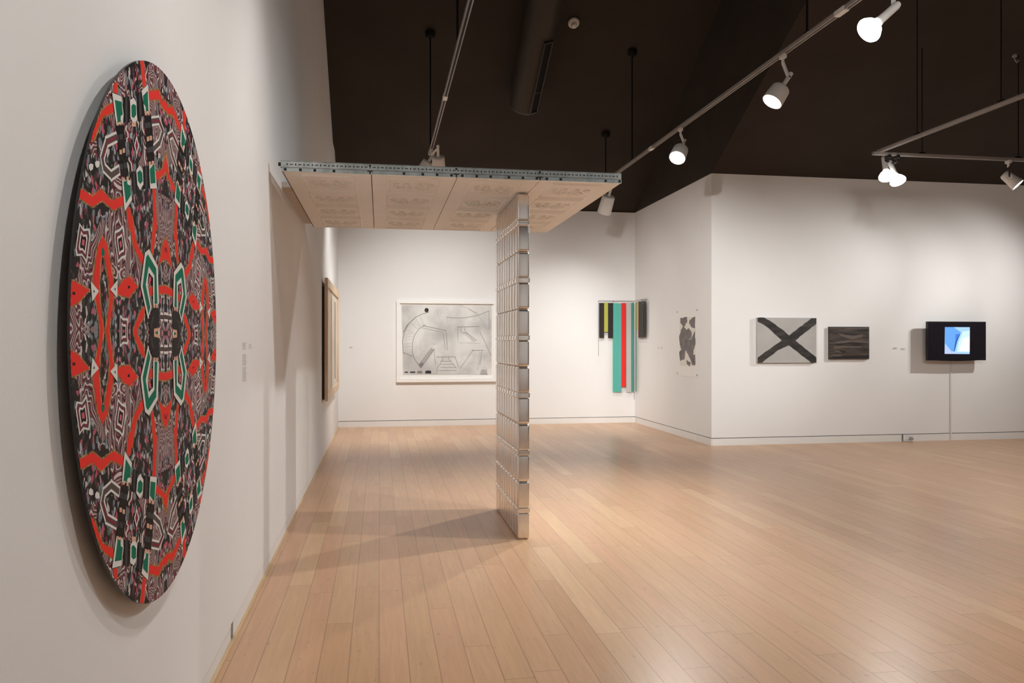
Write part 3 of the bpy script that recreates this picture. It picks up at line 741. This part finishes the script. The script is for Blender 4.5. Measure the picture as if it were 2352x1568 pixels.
for y, a, c in ((822, 1075, 1160), (848, 1060, 1185), (875, 1068, 1198), (905, 1050, 1210)): dl([(a, y), (c, y)], .010)
dl([(1240, 885), (1345, 740), (1360, 722)], .010); dl([(1345, 722), (1450, 722)], .016); dl([(1415, 730), (1405, 850), (1398, 905)], .008, 2); dl([(1438, 730), (1420, 850)], .010)
for k in range(5): dl([(1414 - k * 2, 745 + k * 25), (1434 - k * 3, 748 + k * 25)], .008)
ds([(1422, 938), (1430, 900), (1450, 890), (1480, 900), (1488, 938)], 1, 2); dl([(1425, 938), (1488, 938)], .02); dl([(1450, 878), (1480, 885), (1485, 905)], .008)
dl([(728, 940), (1500, 938)], .006, 2)
for a, c, h in ((740, 775, 10), (790, 840, 12), (855, 902, 20), (928, 982, 26)): ds([(a, 920 - h * .3), (a + 8, 920 - h * .6), (c - 6, 920 - h * .6), (c, 920), (c - 2, 920 + h * .45), (a, 920 + h * .4)], 2, 3 if a != 855 else 1)
cc = [(940 + 19 * cos(2 * pi * k / 24), 361 + 20 * sin(2 * pi * k / 24)) for k in range(24)]; ds(cc, 2, 3)
fd.mb.build('drawing_sheet', [M['drawpaper'], M['graph'], M['graphl'], M['charcoal']], dr)

# ------------------------------------------------------------------ hanging strips across the far corner
def g8(x, y): return (1340 + x / 3.92, 640 + y / 3.92)
HY = YB - .05; HX = XR - .05
st = thing('strip_hanging', (XR - .3, YB - .05, 1.0), 'hanging of coloured vertical strips folded across the far corner', 'artwork')
def bstrip(x0, x1, y0, y1, m, off=0):
    a = onY(*g8(x0, y0), HY - off); c = onY(*g8(x1, y1), HY - off); mb = MB()
    mb.box((min(a.x, c.x), HY - off - .004, c.z), (max(a.x, c.x), HY - off, a.z)); return mb.build('strip', m, st)
def rstrip(x0, x1, y0, y1, m, off=0):
    a = onX(*g8(x0, y0), HX - off); c = onX(*g8(x1, y1), HX - off); zt = onX(*g8((x0 + x1) / 2, y0), HX - off).z; zb = onX(*g8((x0 + x1) / 2, y1), HX - off).z
    ya, yb = onX(*g8(x0, y0), HX - off).y, onX(*g8(x1, y0), HX - off).y
    mb = MB(); mb.box((HX - off, min(ya, yb), zb), (HX - off + .004, max(ya, yb), zt)); return mb.build('strip', m, st)
bstrip(141, 186, 218, 532, M['sblack']); bstrip(187, 221, 214, 478, M['syellow'], .006); bstrip(221, 267, 218, 532, M['sblack'])
bstrip(264, 308, 220, 1018, M['steal']); bstrip(306, 342, 222, 1018, M['steal2'], .006); bstrip(342, 383, 218, 972, M['sred'], .012); bstrip(385, 430, 216, 1020, M['sgrey'])
bstrip(432, 455, 215, 1016, M['sgreen'], .006)
rstrip(470, 476, 214, 1016, M['sgreen']); rstrip(476, 489, 212, 460, M['syellow'], .004); rstrip(489, 496, 208, 520, M['swhite'])
rstrip(494, 506, 205, 530, M['sdkred'], .006); rstrip(506, 540, 205, 530, M['sdkgreen'], .006); rstrip(544, 562, 200, 528, M['sblack'], .004)
mb = MB(); a = onY(*g8(135, 200), HY); z = a.z
e = onX(*g8(566, 192), HX); mb.tube([(a.x, HY, z + .005), (HX - .01, HY, z + .005), (HX, HY - .01, z + .005), (HX, e.y, z + .005)], .006, 8)
mb.build('hanging_bar', M['track'], st)
mb = MB(); w = onY(*g8(136, 700), HY); mb.tube([(a.x, HY, z), (a.x, HY, w.z)], .003, 6)
q = onY(*g8(456, 1088), HY - .02); q0 = onY(*g8(452, 215), HY - .02); mb.tube([q0, q], .003, 6); mb.build('loose_cord', M['graph'], st)
mb = MB()
for xx in (a.x + .3, a.x + 1.0): mb.box((xx - .008, HY, z - .004), (xx + .008, YB, z + .014))
for yy in (YB - .5, e.y + .1): mb.box((HX, yy - .008, z - .004), (XR, yy + .008, z + .014))
mb.build('wall_hook', M['track'], st)

# ------------------------------------------------------------------ pinned print on the return wall
PXr = XR - .006
pr = thing('pinned_print', (XR, onX(1580, 860, XR).y, onX(1580, 866, XR).z), 'narrow pinned paper print of grey blotches left of wall corner', 'print')
fp = Flat(lambda u, v: onX(u, v, PXr), (-1, 0, 0), step=.0006)
ps = lambda P, l, m: fp.poly([g8(*p) for p in P], l, m)
TL_, TR_, BR_, BL_ = [onX(*g8(*p), PXr) for p in ((842, 298), (1032, 272), (1030, 890), (842, 870))]
zt = (TL_.z + TR_.z) / 2; zb = (BL_.z + BR_.z) / 2; ya, yb = TL_.y, TR_.y
mb = MB(); mb.box((PXr, yb, zb), (PXr + .003, ya, zt)); mb.build('sheet', M['printp'], pr)
ps([(868, 352), (1005, 345), (1005, 786), (870, 783)], 1, 0)
rj = random.Random(9)
for kk, P in enumerate(([(880, 355), (932, 352), (928, 392), (905, 425), (880, 395)], [(964, 372), (1003, 345), (1003, 442), (978, 432), (960, 402)],
          [(905, 428), (922, 468), (948, 450), (970, 490), (965, 530), (945, 552), (975, 548), (1003, 475), (1003, 590), (985, 640), (985, 688), (1003, 690), (1003, 772), (985, 772), (955, 690), (932, 645), (915, 640), (905, 722), (876, 735), (870, 660), (890, 640), (875, 590), (870, 520), (885, 460)],
          [(935, 735), (962, 755), (955, 785), (938, 765)], [(940, 600), (990, 600), (975, 700), (958, 690)])):
    ps(jag(grow(P, 7), 7, 14), 2 + kk * .3, 1)
fp.mb.build('printed_image', [M['printin'], M['blotch']], pr)
for x, y in ((848, 300), (1025, 282), (848, 850), (1024, 868)):
    p = onX(*g8(x, y), PXr); mb = MB(); mb.lathe((p.x, p.y, p.z), (-1, 0, 0), [(0, .014), (.006, .015), (.010, .009)], 10); mb.build('pin', M['track'], pr)

# ------------------------------------------------------------------ X painting, dark painting
def gx(x, y): return (1720 + x / 7.84, 710 + y / 7.84)
def canvas_thing(name, u0, v0, u1, v1, depth, label):
    Yf = YT - depth; a = onY(u0, v0, Yf); c = onY(u1, v1, Yf)
    t = thing(name, ((a.x + c.x) / 2, YT, c.z), label, 'painting')
    mb = MB(); mb.box((a.x, Yf, c.z), (c.x, YT, a.z)); return t, mb, Yf
xp, mb, Yf = canvas_thing('cross_painting', 1739.5, 729, 1875, 832.5, .045, 'grey canvas painted with a broad black X on right wall')
mb.build('stretched_canvas', M['canvas'], xp)
fx = Flat(lambda u, v: onY(u, v, Yf), (0, -1, 0), step=.0006); rj = random.Random(4)
X = lambda P, l, m=0: fx.poly([gx(*p) for p in P], l, m)
X(jag([(158, 150), (280, 150), (420, 235), (620, 375), (735, 480), (1216, 870), (1216, 962), (1120, 962), (720, 650), (590, 560), (420, 400), (300, 300), (158, 225)], 6, 50), 1)
X(jag([(158, 962), (240, 962), (520, 740), (720, 650), (840, 560), (1010, 420), (1216, 262), (1216, 162), (1125, 162), (720, 475), (590, 560), (158, 870)], 6, 50), 2)
fx.mb.build('painted_cross', M['xblack'], xp)
dp, mb, Yf = canvas_thing('dark_painting', 1905.5, 750, 1996.5, 824.5, .04, 'small dark brown streaked canvas right of the black X painting')
mb.build('stretched_canvas', M['darkpaint'], dp)
fx = Flat(lambda u, v: onY(u, v, Yf), (0, -1, 0), step=.0006)
for P, m in (([(1600, 430), (1680, 490), (1860, 545), (2040, 500), (2060, 450), (1880, 480), (1720, 450)], 0), ([(1620, 425), (1860, 428), (2060, 435), (1900, 470), (1740, 462)], 1), ([(1560, 590), (1800, 560), (2168, 590), (2168, 612), (1820, 585), (1620, 640)], 0),
             ([(1540, 680), (1680, 660), (2030, 668), (2030, 692), (1700, 690), (1520, 712)], 0), ([(1505, 740), (1620, 745), (1740, 775), (1640, 782)], 0), ([(1505, 815), (1720, 820), (1640, 842), (1505, 840)], 0),
             ([(1530, 640), (1600, 615), (1900, 598), (1880, 612), (1640, 650)], 1), ([(1620, 735), (1770, 760), (1700, 790), (1640, 760)], 1), ([(1960, 385), (2160, 390), (2160, 402), (1990, 400)], 1), ([(1700, 345), (2160, 330), (2165, 345), (1760, 362)], 0), ([(1500, 860), (2165, 830), (2165, 880), (1480, 888)], 1)):
    fx.poly([gx(*p) for p in P], 1 + m, m)
fx.mb.build('brush_strokes', [M['stroke'], M['stroked']], dp)

# ------------------------------------------------------------------ television
def gt(x, y): return (2100 + x / 9.8, 720 + y / 9.8)
Yf = YT - .17
a = onY(2131.5, 738, Yf); c = onY(2264.5, 827, Yf)
tv = thing('television', ((a.x + c.x) / 2, YT, c.z), 'black flat television with a bright blue picture on right wall', 'television')
mb = MB(); ins = .012
mb.box((a.x, Yf, c.z), (c.x, Yf + .05, a.z)); mb.box((a.x + .08, Yf + .05, c.z + .08), (c.x - .08, Yf + .085, a.z - .08))
n = 12; P = [(a.x + (c.x - a.x) * (.12 + .76 * k / n), -.012 * sin(pi * k / n)) for k in range(n + 1)]
mb.add([(x, Yf + .003, c.z + dz) for x, dz in P] + [(x, Yf + .04, c.z + dz) for x, dz in P], [tuple(reversed(range(n + 1))), tuple(range(n + 1, 2 * n + 2))] + [(i, i + 1, i + n + 2, i + n + 1) for i in range(n)])
mb.build('housing', M['tv'], tv)
mb = MB(); mb.box((a.x + .022, Yf - .002, c.z + .03), (c.x - .022, Yf, a.z - .022)); mb.build('screen_glass', M['scr'], tv)
fs = Flat(lambda u, v: onY(u, v, Yf - .0025), (0, -1, 0), step=.0006)
T = lambda P, l, m: fs.poly([gt(*p) for p in P], l, m)
T([(690, 303), (1250, 305), (1245, 910), (683, 905)], 0, 0)
T([(1090, 400), (1250, 380), (1246, 860), (960, 860), (1000, 640)], 1, 5); T([(1100, 560), (1245, 520), (1244, 850), (1020, 840), (1050, 700)], 2, 4)
T([(690, 303), (880, 303), (1050, 420), (960, 640), (900, 850), (840, 850), (690, 670)], 3, 1); T([(690, 690), (830, 850), (950, 860), (960, 905), (683, 905)], 2, 6)
T([(925, 465), (1035, 450), (960, 620), (920, 620)], 4, 2); T([(1035, 450), (965, 620), (905, 850), (885, 850), (920, 640), (990, 500)], 5, 3)
T([(1050, 420), (1080, 430), (1000, 640), (930, 850), (905, 850), (970, 620)], 4, 0)
fs.mb.build('picture', [M['e_pale'], M['e_blue'], M['e_deep'], M['e_dark'], M['e_white'], M['e_cyan'], M['e_lilac']], tv)
mb = MB(); xm = (a.x + c.x) / 2; zm = (a.z + c.z) / 2
mb.box((xm - .2, YT - .02, zm - .15), (xm + .2, YT, zm + .15)); mb.box((xm - .05, Yf + .085, zm - .05), (xm + .05, YT - .02, zm + .05)); mb.build('wall_mount', M['dark'], tv)
t0 = onY(2183.5, 829, YT - .006); t1 = onY(2184, 1000, YT - .006)
mb = MB(); mb.box((t0.x - .013, YT - .014, .0), (t0.x + .013, YT, c.z + .04)); mb.box((t0.x - .016, YT - .016, 0), (t0.x + .016, YT - .002, .02))
tag(mb.build('cable_cover', M['plastic'], None, (t0.x, YT, 0)), 'thin white vertical cable cover running from television down to floor', 'cable cover')
p = onY(2089, 1009, YT)
po = thing('power_outlet', (p.x, YT, .03), 'small outlet with a plug low on right wall baseboard', 'outlet')
mb = MB(); mb.box((p.x - .06, YT - .008, .025), (p.x + .06, YT - .002, .095)); mb.build('cover_plate', M['plastic'], po)
mb = MB(); mb.box((p.x - .01, YT - .05, .035), (p.x + .03, YT - .008, .065)); mb.tube([(p.x + .01, YT - .05, .05), (p.x + .02, YT - .07, .03), (p.x - .06, YT - .06, .006), (p.x - .15, YT - .03, .006)], .005, 6); mb.build('plug', M['graphl'], po)

# ------------------------------------------------------------------ small caption cards
def card(u, v, w, h, plane, label):
    mb = MB()
    if plane == 'B':
        p = onY(u, v, YB); mb.box((p.x - w / 2, YB - .004, p.z - h / 2), (p.x + w / 2, YB, p.z + h / 2)); tx = [(p.x - w * .4, YB - .0045, p.z + h * k, w * s) for k, s in ((.2, .7), (0, .5), (-.22, .6))]
    elif plane == 'T':
        p = onY(u, v, YT); mb.box((p.x - w / 2, YT - .004, p.z - h / 2), (p.x + w / 2, YT, p.z + h / 2)); tx = [(p.x - w * .4, YT - .0045, p.z + h * k, w * s) for k, s in ((.2, .7), (0, .5), (-.22, .6))]
    else:
        p = onX(u, v, XR); mb.box((XR - .004, p.y - w / 2, p.z - h / 2), (XR, p.y + w / 2, p.z + h / 2)); tx = None
    o = thing('caption_card', p, label, 'label'); mb.build('card', M['cardw'], o)
    m2 = MB()
    if tx:
        for x, y, z, ww in tx: m2.box((x, y, z - .003), (x + ww, y + .001, z + .003))
    else:
        for k, s in ((.2, .7), (0, .5), (-.22, .6)): m2.box((XR - .0046, p.y + w * .4 - w * s, p.z + h * k - .003), (XR - .0038, p.y + w * .4, p.z + h * k + .003))
    m2.build('printed_text', M['txt'], o)
card(807, 798, .08, .05, 'B', 'tiny white caption card on back wall left of framed drawing')
card(1513, 799, .10, .05, 'R', 'tiny white caption card nearest the coloured strips in far corner')
card(1520.5, 799, .10, .05, 'R', 'tiny white caption card between its twin and the pinned print')
card(2057, 799.5, .09, .03, 'T', 'tiny white caption card nearest the small dark brown canvas')
card(2075, 801, .09, .035, 'T', 'tiny white caption card just left of the television')

# ------------------------------------------------------------------ lighting tracks and lamps
TZ = 4.25
def add_spot(loc, aim, watts, ang, blend=1.0, rad=.04, col=(.985, .985, .965)):
    L = bpy.data.lights.new('spot', 'SPOT'); L.energy = watts; L.spot_size = radians(ang); L.spot_blend = blend; L.shadow_soft_size = rad; L.color = col
    o = bpy.data.objects.new('spot_beam', L); COL.objects.link(o); o.location = loc
    o.rotation_euler = (Vector(aim) - Vector(loc)).to_track_quat('-Z', 'Y').to_euler()
    return o
def track(name, p0, p1, label, rods, couplers=(), rr=.011):
    p0, p1 = Vector(p0), Vector(p1); d = (p1 - p0).normalized(); sd = Vector((d.y, -d.x, 0)); up = Vector((0, 0, 1))
    t = thing(name, p0, label, 'lighting track', 'lighting tracks under the black ceiling')
    mid = (p0 + p1) / 2; L = (p1 - p0).length / 2
    mb = MB(); W, H = .022, .017
    mb.obox(mid + up * (H), d * L, sd * W, up * .003); mb.obox(mid + sd * (W - .006), d * L, sd * .006, up * H); mb.obox(mid - sd * (W - .006), d * L, sd * .006, up * H)
    mb.build('rail', M['track'], t)
    mb = MB(); mb.obox(mid + up * .004, d * (L - .002), sd * (W - .0125), up * .010); mb.build('slot', M['trackslot'], t)
    mb = MB()
    for s in couplers:
        q = p0 + d * s; mb.obox(q + up * -.002, d * .07, sd * (W + .003), up * (H + .004))
    if couplers: mb.build('coupler', M['lampw'], t)
    for s, ceil in rods:
        q = p0 + d * s; mb = MB(); top = ceil(q) - .02
        mb.tube([q + up * .018, (q.x, q.y, top + .03)], rr, 8)
        if rr > .01: mb.lathe((q.x, q.y, top - .07), (0, 0, 1), [(0, .03), (.02, .07), (.09, .07)], 12)
        mb.obox(q + up * .03, d * .035, sd * .012, up * .014)
        mb.build('hanger_rod', M['rod'], t)
    return t
cl = lambda q: slopeL(q.y); cr = lambda q: slopeR(q.y)
e = onZ(988, 352, TZ); XT1 = e.x; YT1 = e.y
s222 = YT1 - onZ(1022, 222, TZ).y
track('lighting_track', (XT1, YT1, TZ), (XT1, -2, TZ), 'pale lighting track over the left side, ending above the canopy', [(.05, cl), (4.0, cl), (9, cl)], (.06, s222))
e2 = onZ(1968, 0, TZ); XT2 = e2.x; YE2 = 12.9
s = lambda u, v: YE2 - onZ(u, v, TZ).y
track('lighting_track', (XT2, YE2, TZ), (XT2, -2, TZ), 'long pale lighting track crossing ceiling middle with three bright lamps', [(s(1452, 372), cl), (s(1846, 82), cl), (.2, cl), (11, cl)], (s(1500, 340), s(1930, 25)))
TZ2 = 3.85
e3 = onZ(2022, 353, TZ2); XT3, YT3 = e3.x, e3.y
track('lighting_track', (XT3, YT3 + .04, TZ2 + .034), (XT3, -1, TZ2 + .034), 'pale lighting track at right running toward the viewer, upper of two meeting', [(YT3 - onZ(2275, 243, TZ2).y, cr), (YT3 - onZ(2097, 318, TZ2).y, cr)], (), .006)
e4 = onY(2118, 356, YT3); e5 = onY(2339, 369, YT3)
track('lighting_track', (XT3 - .1, YT3, TZ2), (12.2, YT3, TZ2), 'pale lighting track at right running parallel to the television wall', [(e4.x - XT3 + .1, cr), (e5.x - XT3 + .1, cr), (4.2, cr)], (), .006)

def lamp(style, base, aim, label, drop=.26, hr=.095, hl=.19, watts=0, ang=60, pos=None, dark=False, rad=.045):
    base = Vector(base); head = base + Vector((0, 0, -drop)) if pos is None else Vector(pos)
    d = (Vector(aim) - head).normalized()
    t = thing('track_lamp', base, label, 'lamp', 'spot lamps on the lighting tracks')
    sidev = d.cross(Vector((0, 0, 1)))
    sidev = sidev.normalized() if sidev.length > .05 else Vector((1, 0, 0))
    mb = MB(); mb.box((base.x - .02, base.y - .035, base.z - .05), (base.x + .02, base.y + .035, base.z - .012)); mb.tube([base - Vector((0, 0, .05)), base - Vector((0, 0, .10))], .014, 10)
    mb.build('track_adapter', M['lampk'] if dark else M['lampw'], t)
    back = head - d * hl * .5
    if style == 'can':
        mb = MB(); knee = base - Vector((0, 0, .10)); 
        mid_ = back - d * .13
        mb.tube([knee + Vector((0, 0, .01)), mid_], .017, 10); mb.tube([mid_ - d * .05, back + d * .02], .021, 10)
        mb.build('arm', M['lampw'], t)
        mb = MB(); mb.tube([mid_ - sidev * .024, mid_ + sidev * .024], .009, 8); mb.build('pivot_screw', M['lampk'], t)
        mb = MB(); mb.lathe(back, d, [(0, .03), (0, hr * .78), (.012, hr * .88), (.03, hr * .92), (hl - .004, hr), (hl, hr), (hl, hr * .93), (hl - .02, hr * .92)], 28); mb.build('lamp_head', M['lampw'], t)
        mb = MB(); mb.lathe(back, d, [(hl - .016, hr * .92), (hl - .008, hr * .6), (hl - .005, .001)], 28); mb.build('lens', M['lens'], t)
    elif style == 'bulb':
        mb = MB(); knee = base - Vector((0, 0, .10)); neck = head - d * (hl * .5 + .16)
        mb.tube([knee + Vector((0, 0, .01)), neck], .016, 10); mb.build('arm', M['lampk'] if dark else M['lampw'], t)
        mb = MB(); mb.lathe(neck - d * .05, d, [(0, .022), (.02, .030), (.19, .032), (.20, .036), (.215, .036)], 16); mb.build('socket', M['lampw'], t)
        mb = MB(); mb.lathe(neck, d, [(.165, .034), (.18, .04), (.21, hr * .75), (.245, hr * .97), (.26, hr), (.275, hr * .93), (.287, hr * .6), (.292, .001)], 28); mb.build('bulb', M['bulb'], t)
    else:
        mb = MB(); knee = base - Vector((0, 0, .09))
        piv = head - d * hl * .1
        arc = [piv + sidev * (hr + .02) * sg for sg in (-1, 1)]
        top = knee - Vector((0, 0, .01))
        mb.tube([arc[0], arc[0] + Vector((0, 0, .13)), ], .009, 8); mb.tube([arc[1], arc[1] + Vector((0, 0, .13))], .009, 8); mb.tube([arc[0] + Vector((0, 0, .125)), arc[1] + Vector((0, 0, .125))], .009, 8); mb.tube([(arc[0] + arc[1]) / 2 + Vector((0, 0, .125)), knee], .012, 8)
        mb.build('yoke', M['lampk'], t)
        mb = MB(); mb.lathe(back, d, [(0, .03), (0, hr * .62), (.02, hr * .74), (hl * .6, hr * .85), (hl - .004, hr), (hl, hr), (hl, hr * .9), (hl - .02, hr * .88)], 28)
        mb.lathe(piv + sidev * (hr * .7), sidev, [(0, .045), (hr * .3 + .012, .04)], 12); mb.build('lamp_head', M['lampw'], t)
        mb = MB(); mb.lathe(back, d, [(hl - .016, hr * .88), (hl - .008, hr * .6), (hl - .005, .001)], 28); mb.build('lens', M['lens'], t)
    if watts:
        front = head + d * (hl * .5 + .075 if style == 'bulb' else hl * .5 + .002)
        sp = add_spot(front, aim, watts, ang, rad=rad); sp.location = front - base; sp.parent = t
    return t

def tr2(u, v): p = onZ(u, v, TZ); return Vector((XT2, p.y, TZ))
def at_depth(u, v, t): return ORG + ray(u, v) * t
yl = lambda u, v: onZ(u, v, TZ).y
K = 1.0
# seen lamps
pL = Vector((XT1, YT1 - .30, TZ))
lamp('can', pL, (1.2, 14.0, .8), 'right one of two white lamps half hidden behind the canopy rail', .34, watts=K * 540, ang=110, pos=pL + Vector((.10, .03, -.19)))
pM = Vector((XT1, YT1 - .10, TZ))
lamp('can', pM, (XL, 12.2, 1.6), 'left one of two white lamps half hidden behind the canopy rail', .34, watts=K * 150, ang=100, pos=pM + Vector((-.07, .03, -.22)))
b1 = Vector((XT2, 12.45, TZ))
h1 = at_depth(1393, 469, (b1.y) / .968)
lamp('can', b1, (3.3, YB, .9), 'white can lamp below the right edge of the canopy', pos=h1, hr=.115, hl=.30, watts=K * 150, ang=90)
b2 = tr2(1566, 292); lamp('can', b2, (1.3, 6.9, 0), 'brightest track lamp facing the viewer left of the wall corner', .30, hr=.105, watts=K * 400, ang=84, pos=at_depth(1560, 352, b2.y / .955))
b3 = tr2(1795, 122); lamp('can', b3, (.6, 6.6, -.5), 'white can lamp hanging at the middle of the long central track', pos=at_depth(1784, 218, b3.y / .935), hr=.098, hl=.17, watts=K * 330, ang=84)
b4 = tr2(2052, -60); lamp('bulb', b4, (-.3, 5.4, .4), 'bare reflector bulb lamp at the top right edge of the photo', pos=at_depth(2004, 62, b4.y / .92), hr=.095, hl=.12, watts=K * 230, ang=104)
TY3 = YT3
b5 = Vector((onY(2040, 356, TY3).x, TY3, TZ2)); lamp('bulb', b5, b5 + Vector((-.15, -.35, -1)), 'left bulb of the pair close together at the track corner', pos=at_depth(2036, 400, b5.y / .906), hr=.095, hl=.12, watts=K * 75, ang=150, dark=True)
b6 = Vector((onY(2060, 358, TY3).x, TY3, TZ2)); lamp('bulb', b6, b6 + Vector((.05, -.35, -1)), 'right bulb of the pair close together at the track corner', pos=at_depth(2060, 410, b6.y / .904), hr=.095, hl=.12, watts=K * 75, ang=150, dark=True)
b7 = Vector((onY(2316, 372, TY3).x, TY3, TZ2)); lamp('gimbal', b7, b7 + Vector((.55, -.5, -1.0)), 'white can lamp in a black yoke near the right photo edge', pos=at_depth(2322, 412, b7.y / .88), hr=.085, hl=.22, watts=K * 150, ang=140)
# unseen lamps on the same tracks, most added to brighten walls and floor
def off(base, aim, w, ang, label, rad=.045): lamp('can', base, aim, label, .26, watts=K * w, ang=ang, rad=rad)
off((XT1, .6, TZ), (XL, .6, 1.9), 185, 115, 'white can lamp above the viewer on left track, nearest the front')
off((XT1, 2.7, TZ), (XL, 2.8, 2.0), 80, 115, 'white can lamp on left track straight above the round disc')
off((XT1, 4.6, TZ), (XL, 4.4, 2.2), 54, 115, 'white can lamp on left track above the wall text')
off((XT2, 3.0, TZ), (.5, 4.6, 0), 50, 120, 'added white can lamp on central track over floor near the disc')
off((XT2, 2.5, TZ), (3.1, 2.9, 0), 140, 84, 'added white can lamp on central track straight over the front floor')
off((XT2, -.5, TZ), (2.5, -5, 1.3), 420, 120, 'added white can lamp on central track behind the viewer')
off((9.9, YT3, TZ2), (5.5, YT, 2.1), 300, 48, 'added white can lamp on right track lighting the black X painting')
off((10.7, YT3, TZ2), (6.9, YT, 1.9), 260, 54, 'added white can lamp on right track lighting the small dark canvas')
off((XT2, 3.9, TZ), (7.3, YT, 1.85), 230, 42, 'added white can lamp on central track washing the right wall', .13)
off((XT2, 4.5, TZ), (2.9, 9.2, 0), 190, 44, 'added white can lamp on central track over the far floor')
off((10.2, YT3, TZ2), (8.9, YT, 1.6), 225, 96, 'white can lamp on right track lighting the television')
off((XT3, 3.0, TZ2 + .034), (6.8, 7.0, 0), 470, 84, 'added white can lamp on right track over the open floor')
off((XT1, 5.2, TZ), (XR, 12.2, 1.4), 1550, 41, 'added white can lamp on left track lighting the pinned print')
off((XT1, 4.9, TZ), (3.4, YB, 1.6), 860, 33, 'added white can lamp on left track lighting the coloured strips')
off((XT3, 1.9, TZ2 + .034), (4.4, 4.0, 0), 400, 90, 'added white can lamp on right track over the front right floor')
off((XT3, .8, TZ2 + .034), (7.0, -5, 1.2), 300, 140, 'added white can lamp on right track behind the viewer')

# ------------------------------------------------------------------ duct, smoke detector, hook
sd_ = Vector((0, 1, -SL)).normalized(); nrm = Vector((0, -SL, -1)).normalized()
pe = onSlope(1205, 240, -.32); 
du = thing('air_duct', pe, 'black round air duct with a slot vent under sloped ceiling', 'duct')
mb = MB(); R = .24
mb.lathe(pe, -sd_, [(0, R * .8), (.0, R), (.03, R * 1.03), (.06, R), (4.2, R)], 32); mb.build('pipe', M['ductm'], du)
q0 = onSlope(1222, 252, -.55); q1 = onSlope(1256, 96, -.55)
ax = (q1 - q0); L = ax.length; ax.normalize()
cx_ = pe + ax * ((q0 - pe).dot(ax) + L / 2)
off_ = (q0 - pe) - ax * (q0 - pe).dot(ax); off_ = off_.normalized()
wv = ax.cross(off_).normalized()
mb = MB(); c0 = cx_ + off_ * (R + .012)
for sg in (-1, 1): mb.obox(c0 + wv * sg * .062, ax * (L / 2 + .03), wv * .010, off_ * .02)
for sg in (-1, 1): mb.obox(c0 + ax * sg * (L / 2 + .02), ax * .010, wv * .07, off_ * .02)
mb.obox(c0 - ax * L * .2, ax * .008, wv * .06, off_ * .012)
mb.build('vent_frame', M['ductm'], du)
mb = MB(); mb.obox(c0 - off_ * .008, ax * (L / 2 + .02), wv * .06, off_ * .012); mb.build('vent_slot', M['rod'], du)
mb = MB()
for k in (.6, 2.6):
    q = pe - sd_ * k; mb.tube([q - nrm * (R - .01), q - nrm * .45], .02, 8)
mb.build('hanger', M['ductm'], du)
p = onSlope(1317, 50, 0)
smo = thing('smoke_detector', p, 'small cream smoke detector on the black sloped ceiling', 'smoke detector')
mb = MB(); mb.lathe(p, nrm, [(0, .075), (.02, .085), (.045, .08), (.055, .05)], 24); mb.build('base', M['lampw'], smo)
mb = MB(); mb.lathe(p, nrm, [(.05, .045), (.10, .04), (.115, .03), (.12, .001)], 20); mb.build('sensor_cap', M['lampw'], smo)
p = onSlopeR(2330, 128, 0)
mb = MB(); mb.lathe(p, (0, 0, -1), [(-.02, .03), (.015, .03)], 12); mb.tube([p + Vector((0, 0, -.01)), p + Vector((.0, -.01, -.06)), p + Vector((.03, -.01, -.09)), p + Vector((.05, -.01, -.07)), p + Vector((.04, -.01, -.05))], .008, 8)
tag(mb.build('ceiling_hook', M['track'], None, p), 'tiny metal hook on black ceiling near top right corner', 'hook')

# ------------------------------------------------------------------ camera, world, view
cam = bpy.data.cameras.new('camera'); co = bpy.data.objects.new('camera', cam); COL.objects.link(co)
co.location = ORG; co.rotation_euler = (pi / 2, 0, -YAW)
cam.sensor_width = 36; cam.lens = 36 * F / 2352; cam.shift_y = (V0 - 784) / 2352; cam.clip_start = .05
SC.camera = co
w = bpy.data.worlds.new('world'); SC.world = w; w.use_nodes = True
w.node_tree.nodes['Background'].inputs[0].default_value = (.02, .018, .016, 1)
SC.view_settings.view_transform = 'Standard'; SC.view_settings.look = 'None'; SC.view_settings.gamma = 1; SC.view_settings.use_curve_mapping = False
SC.view_settings.exposure = 0.08
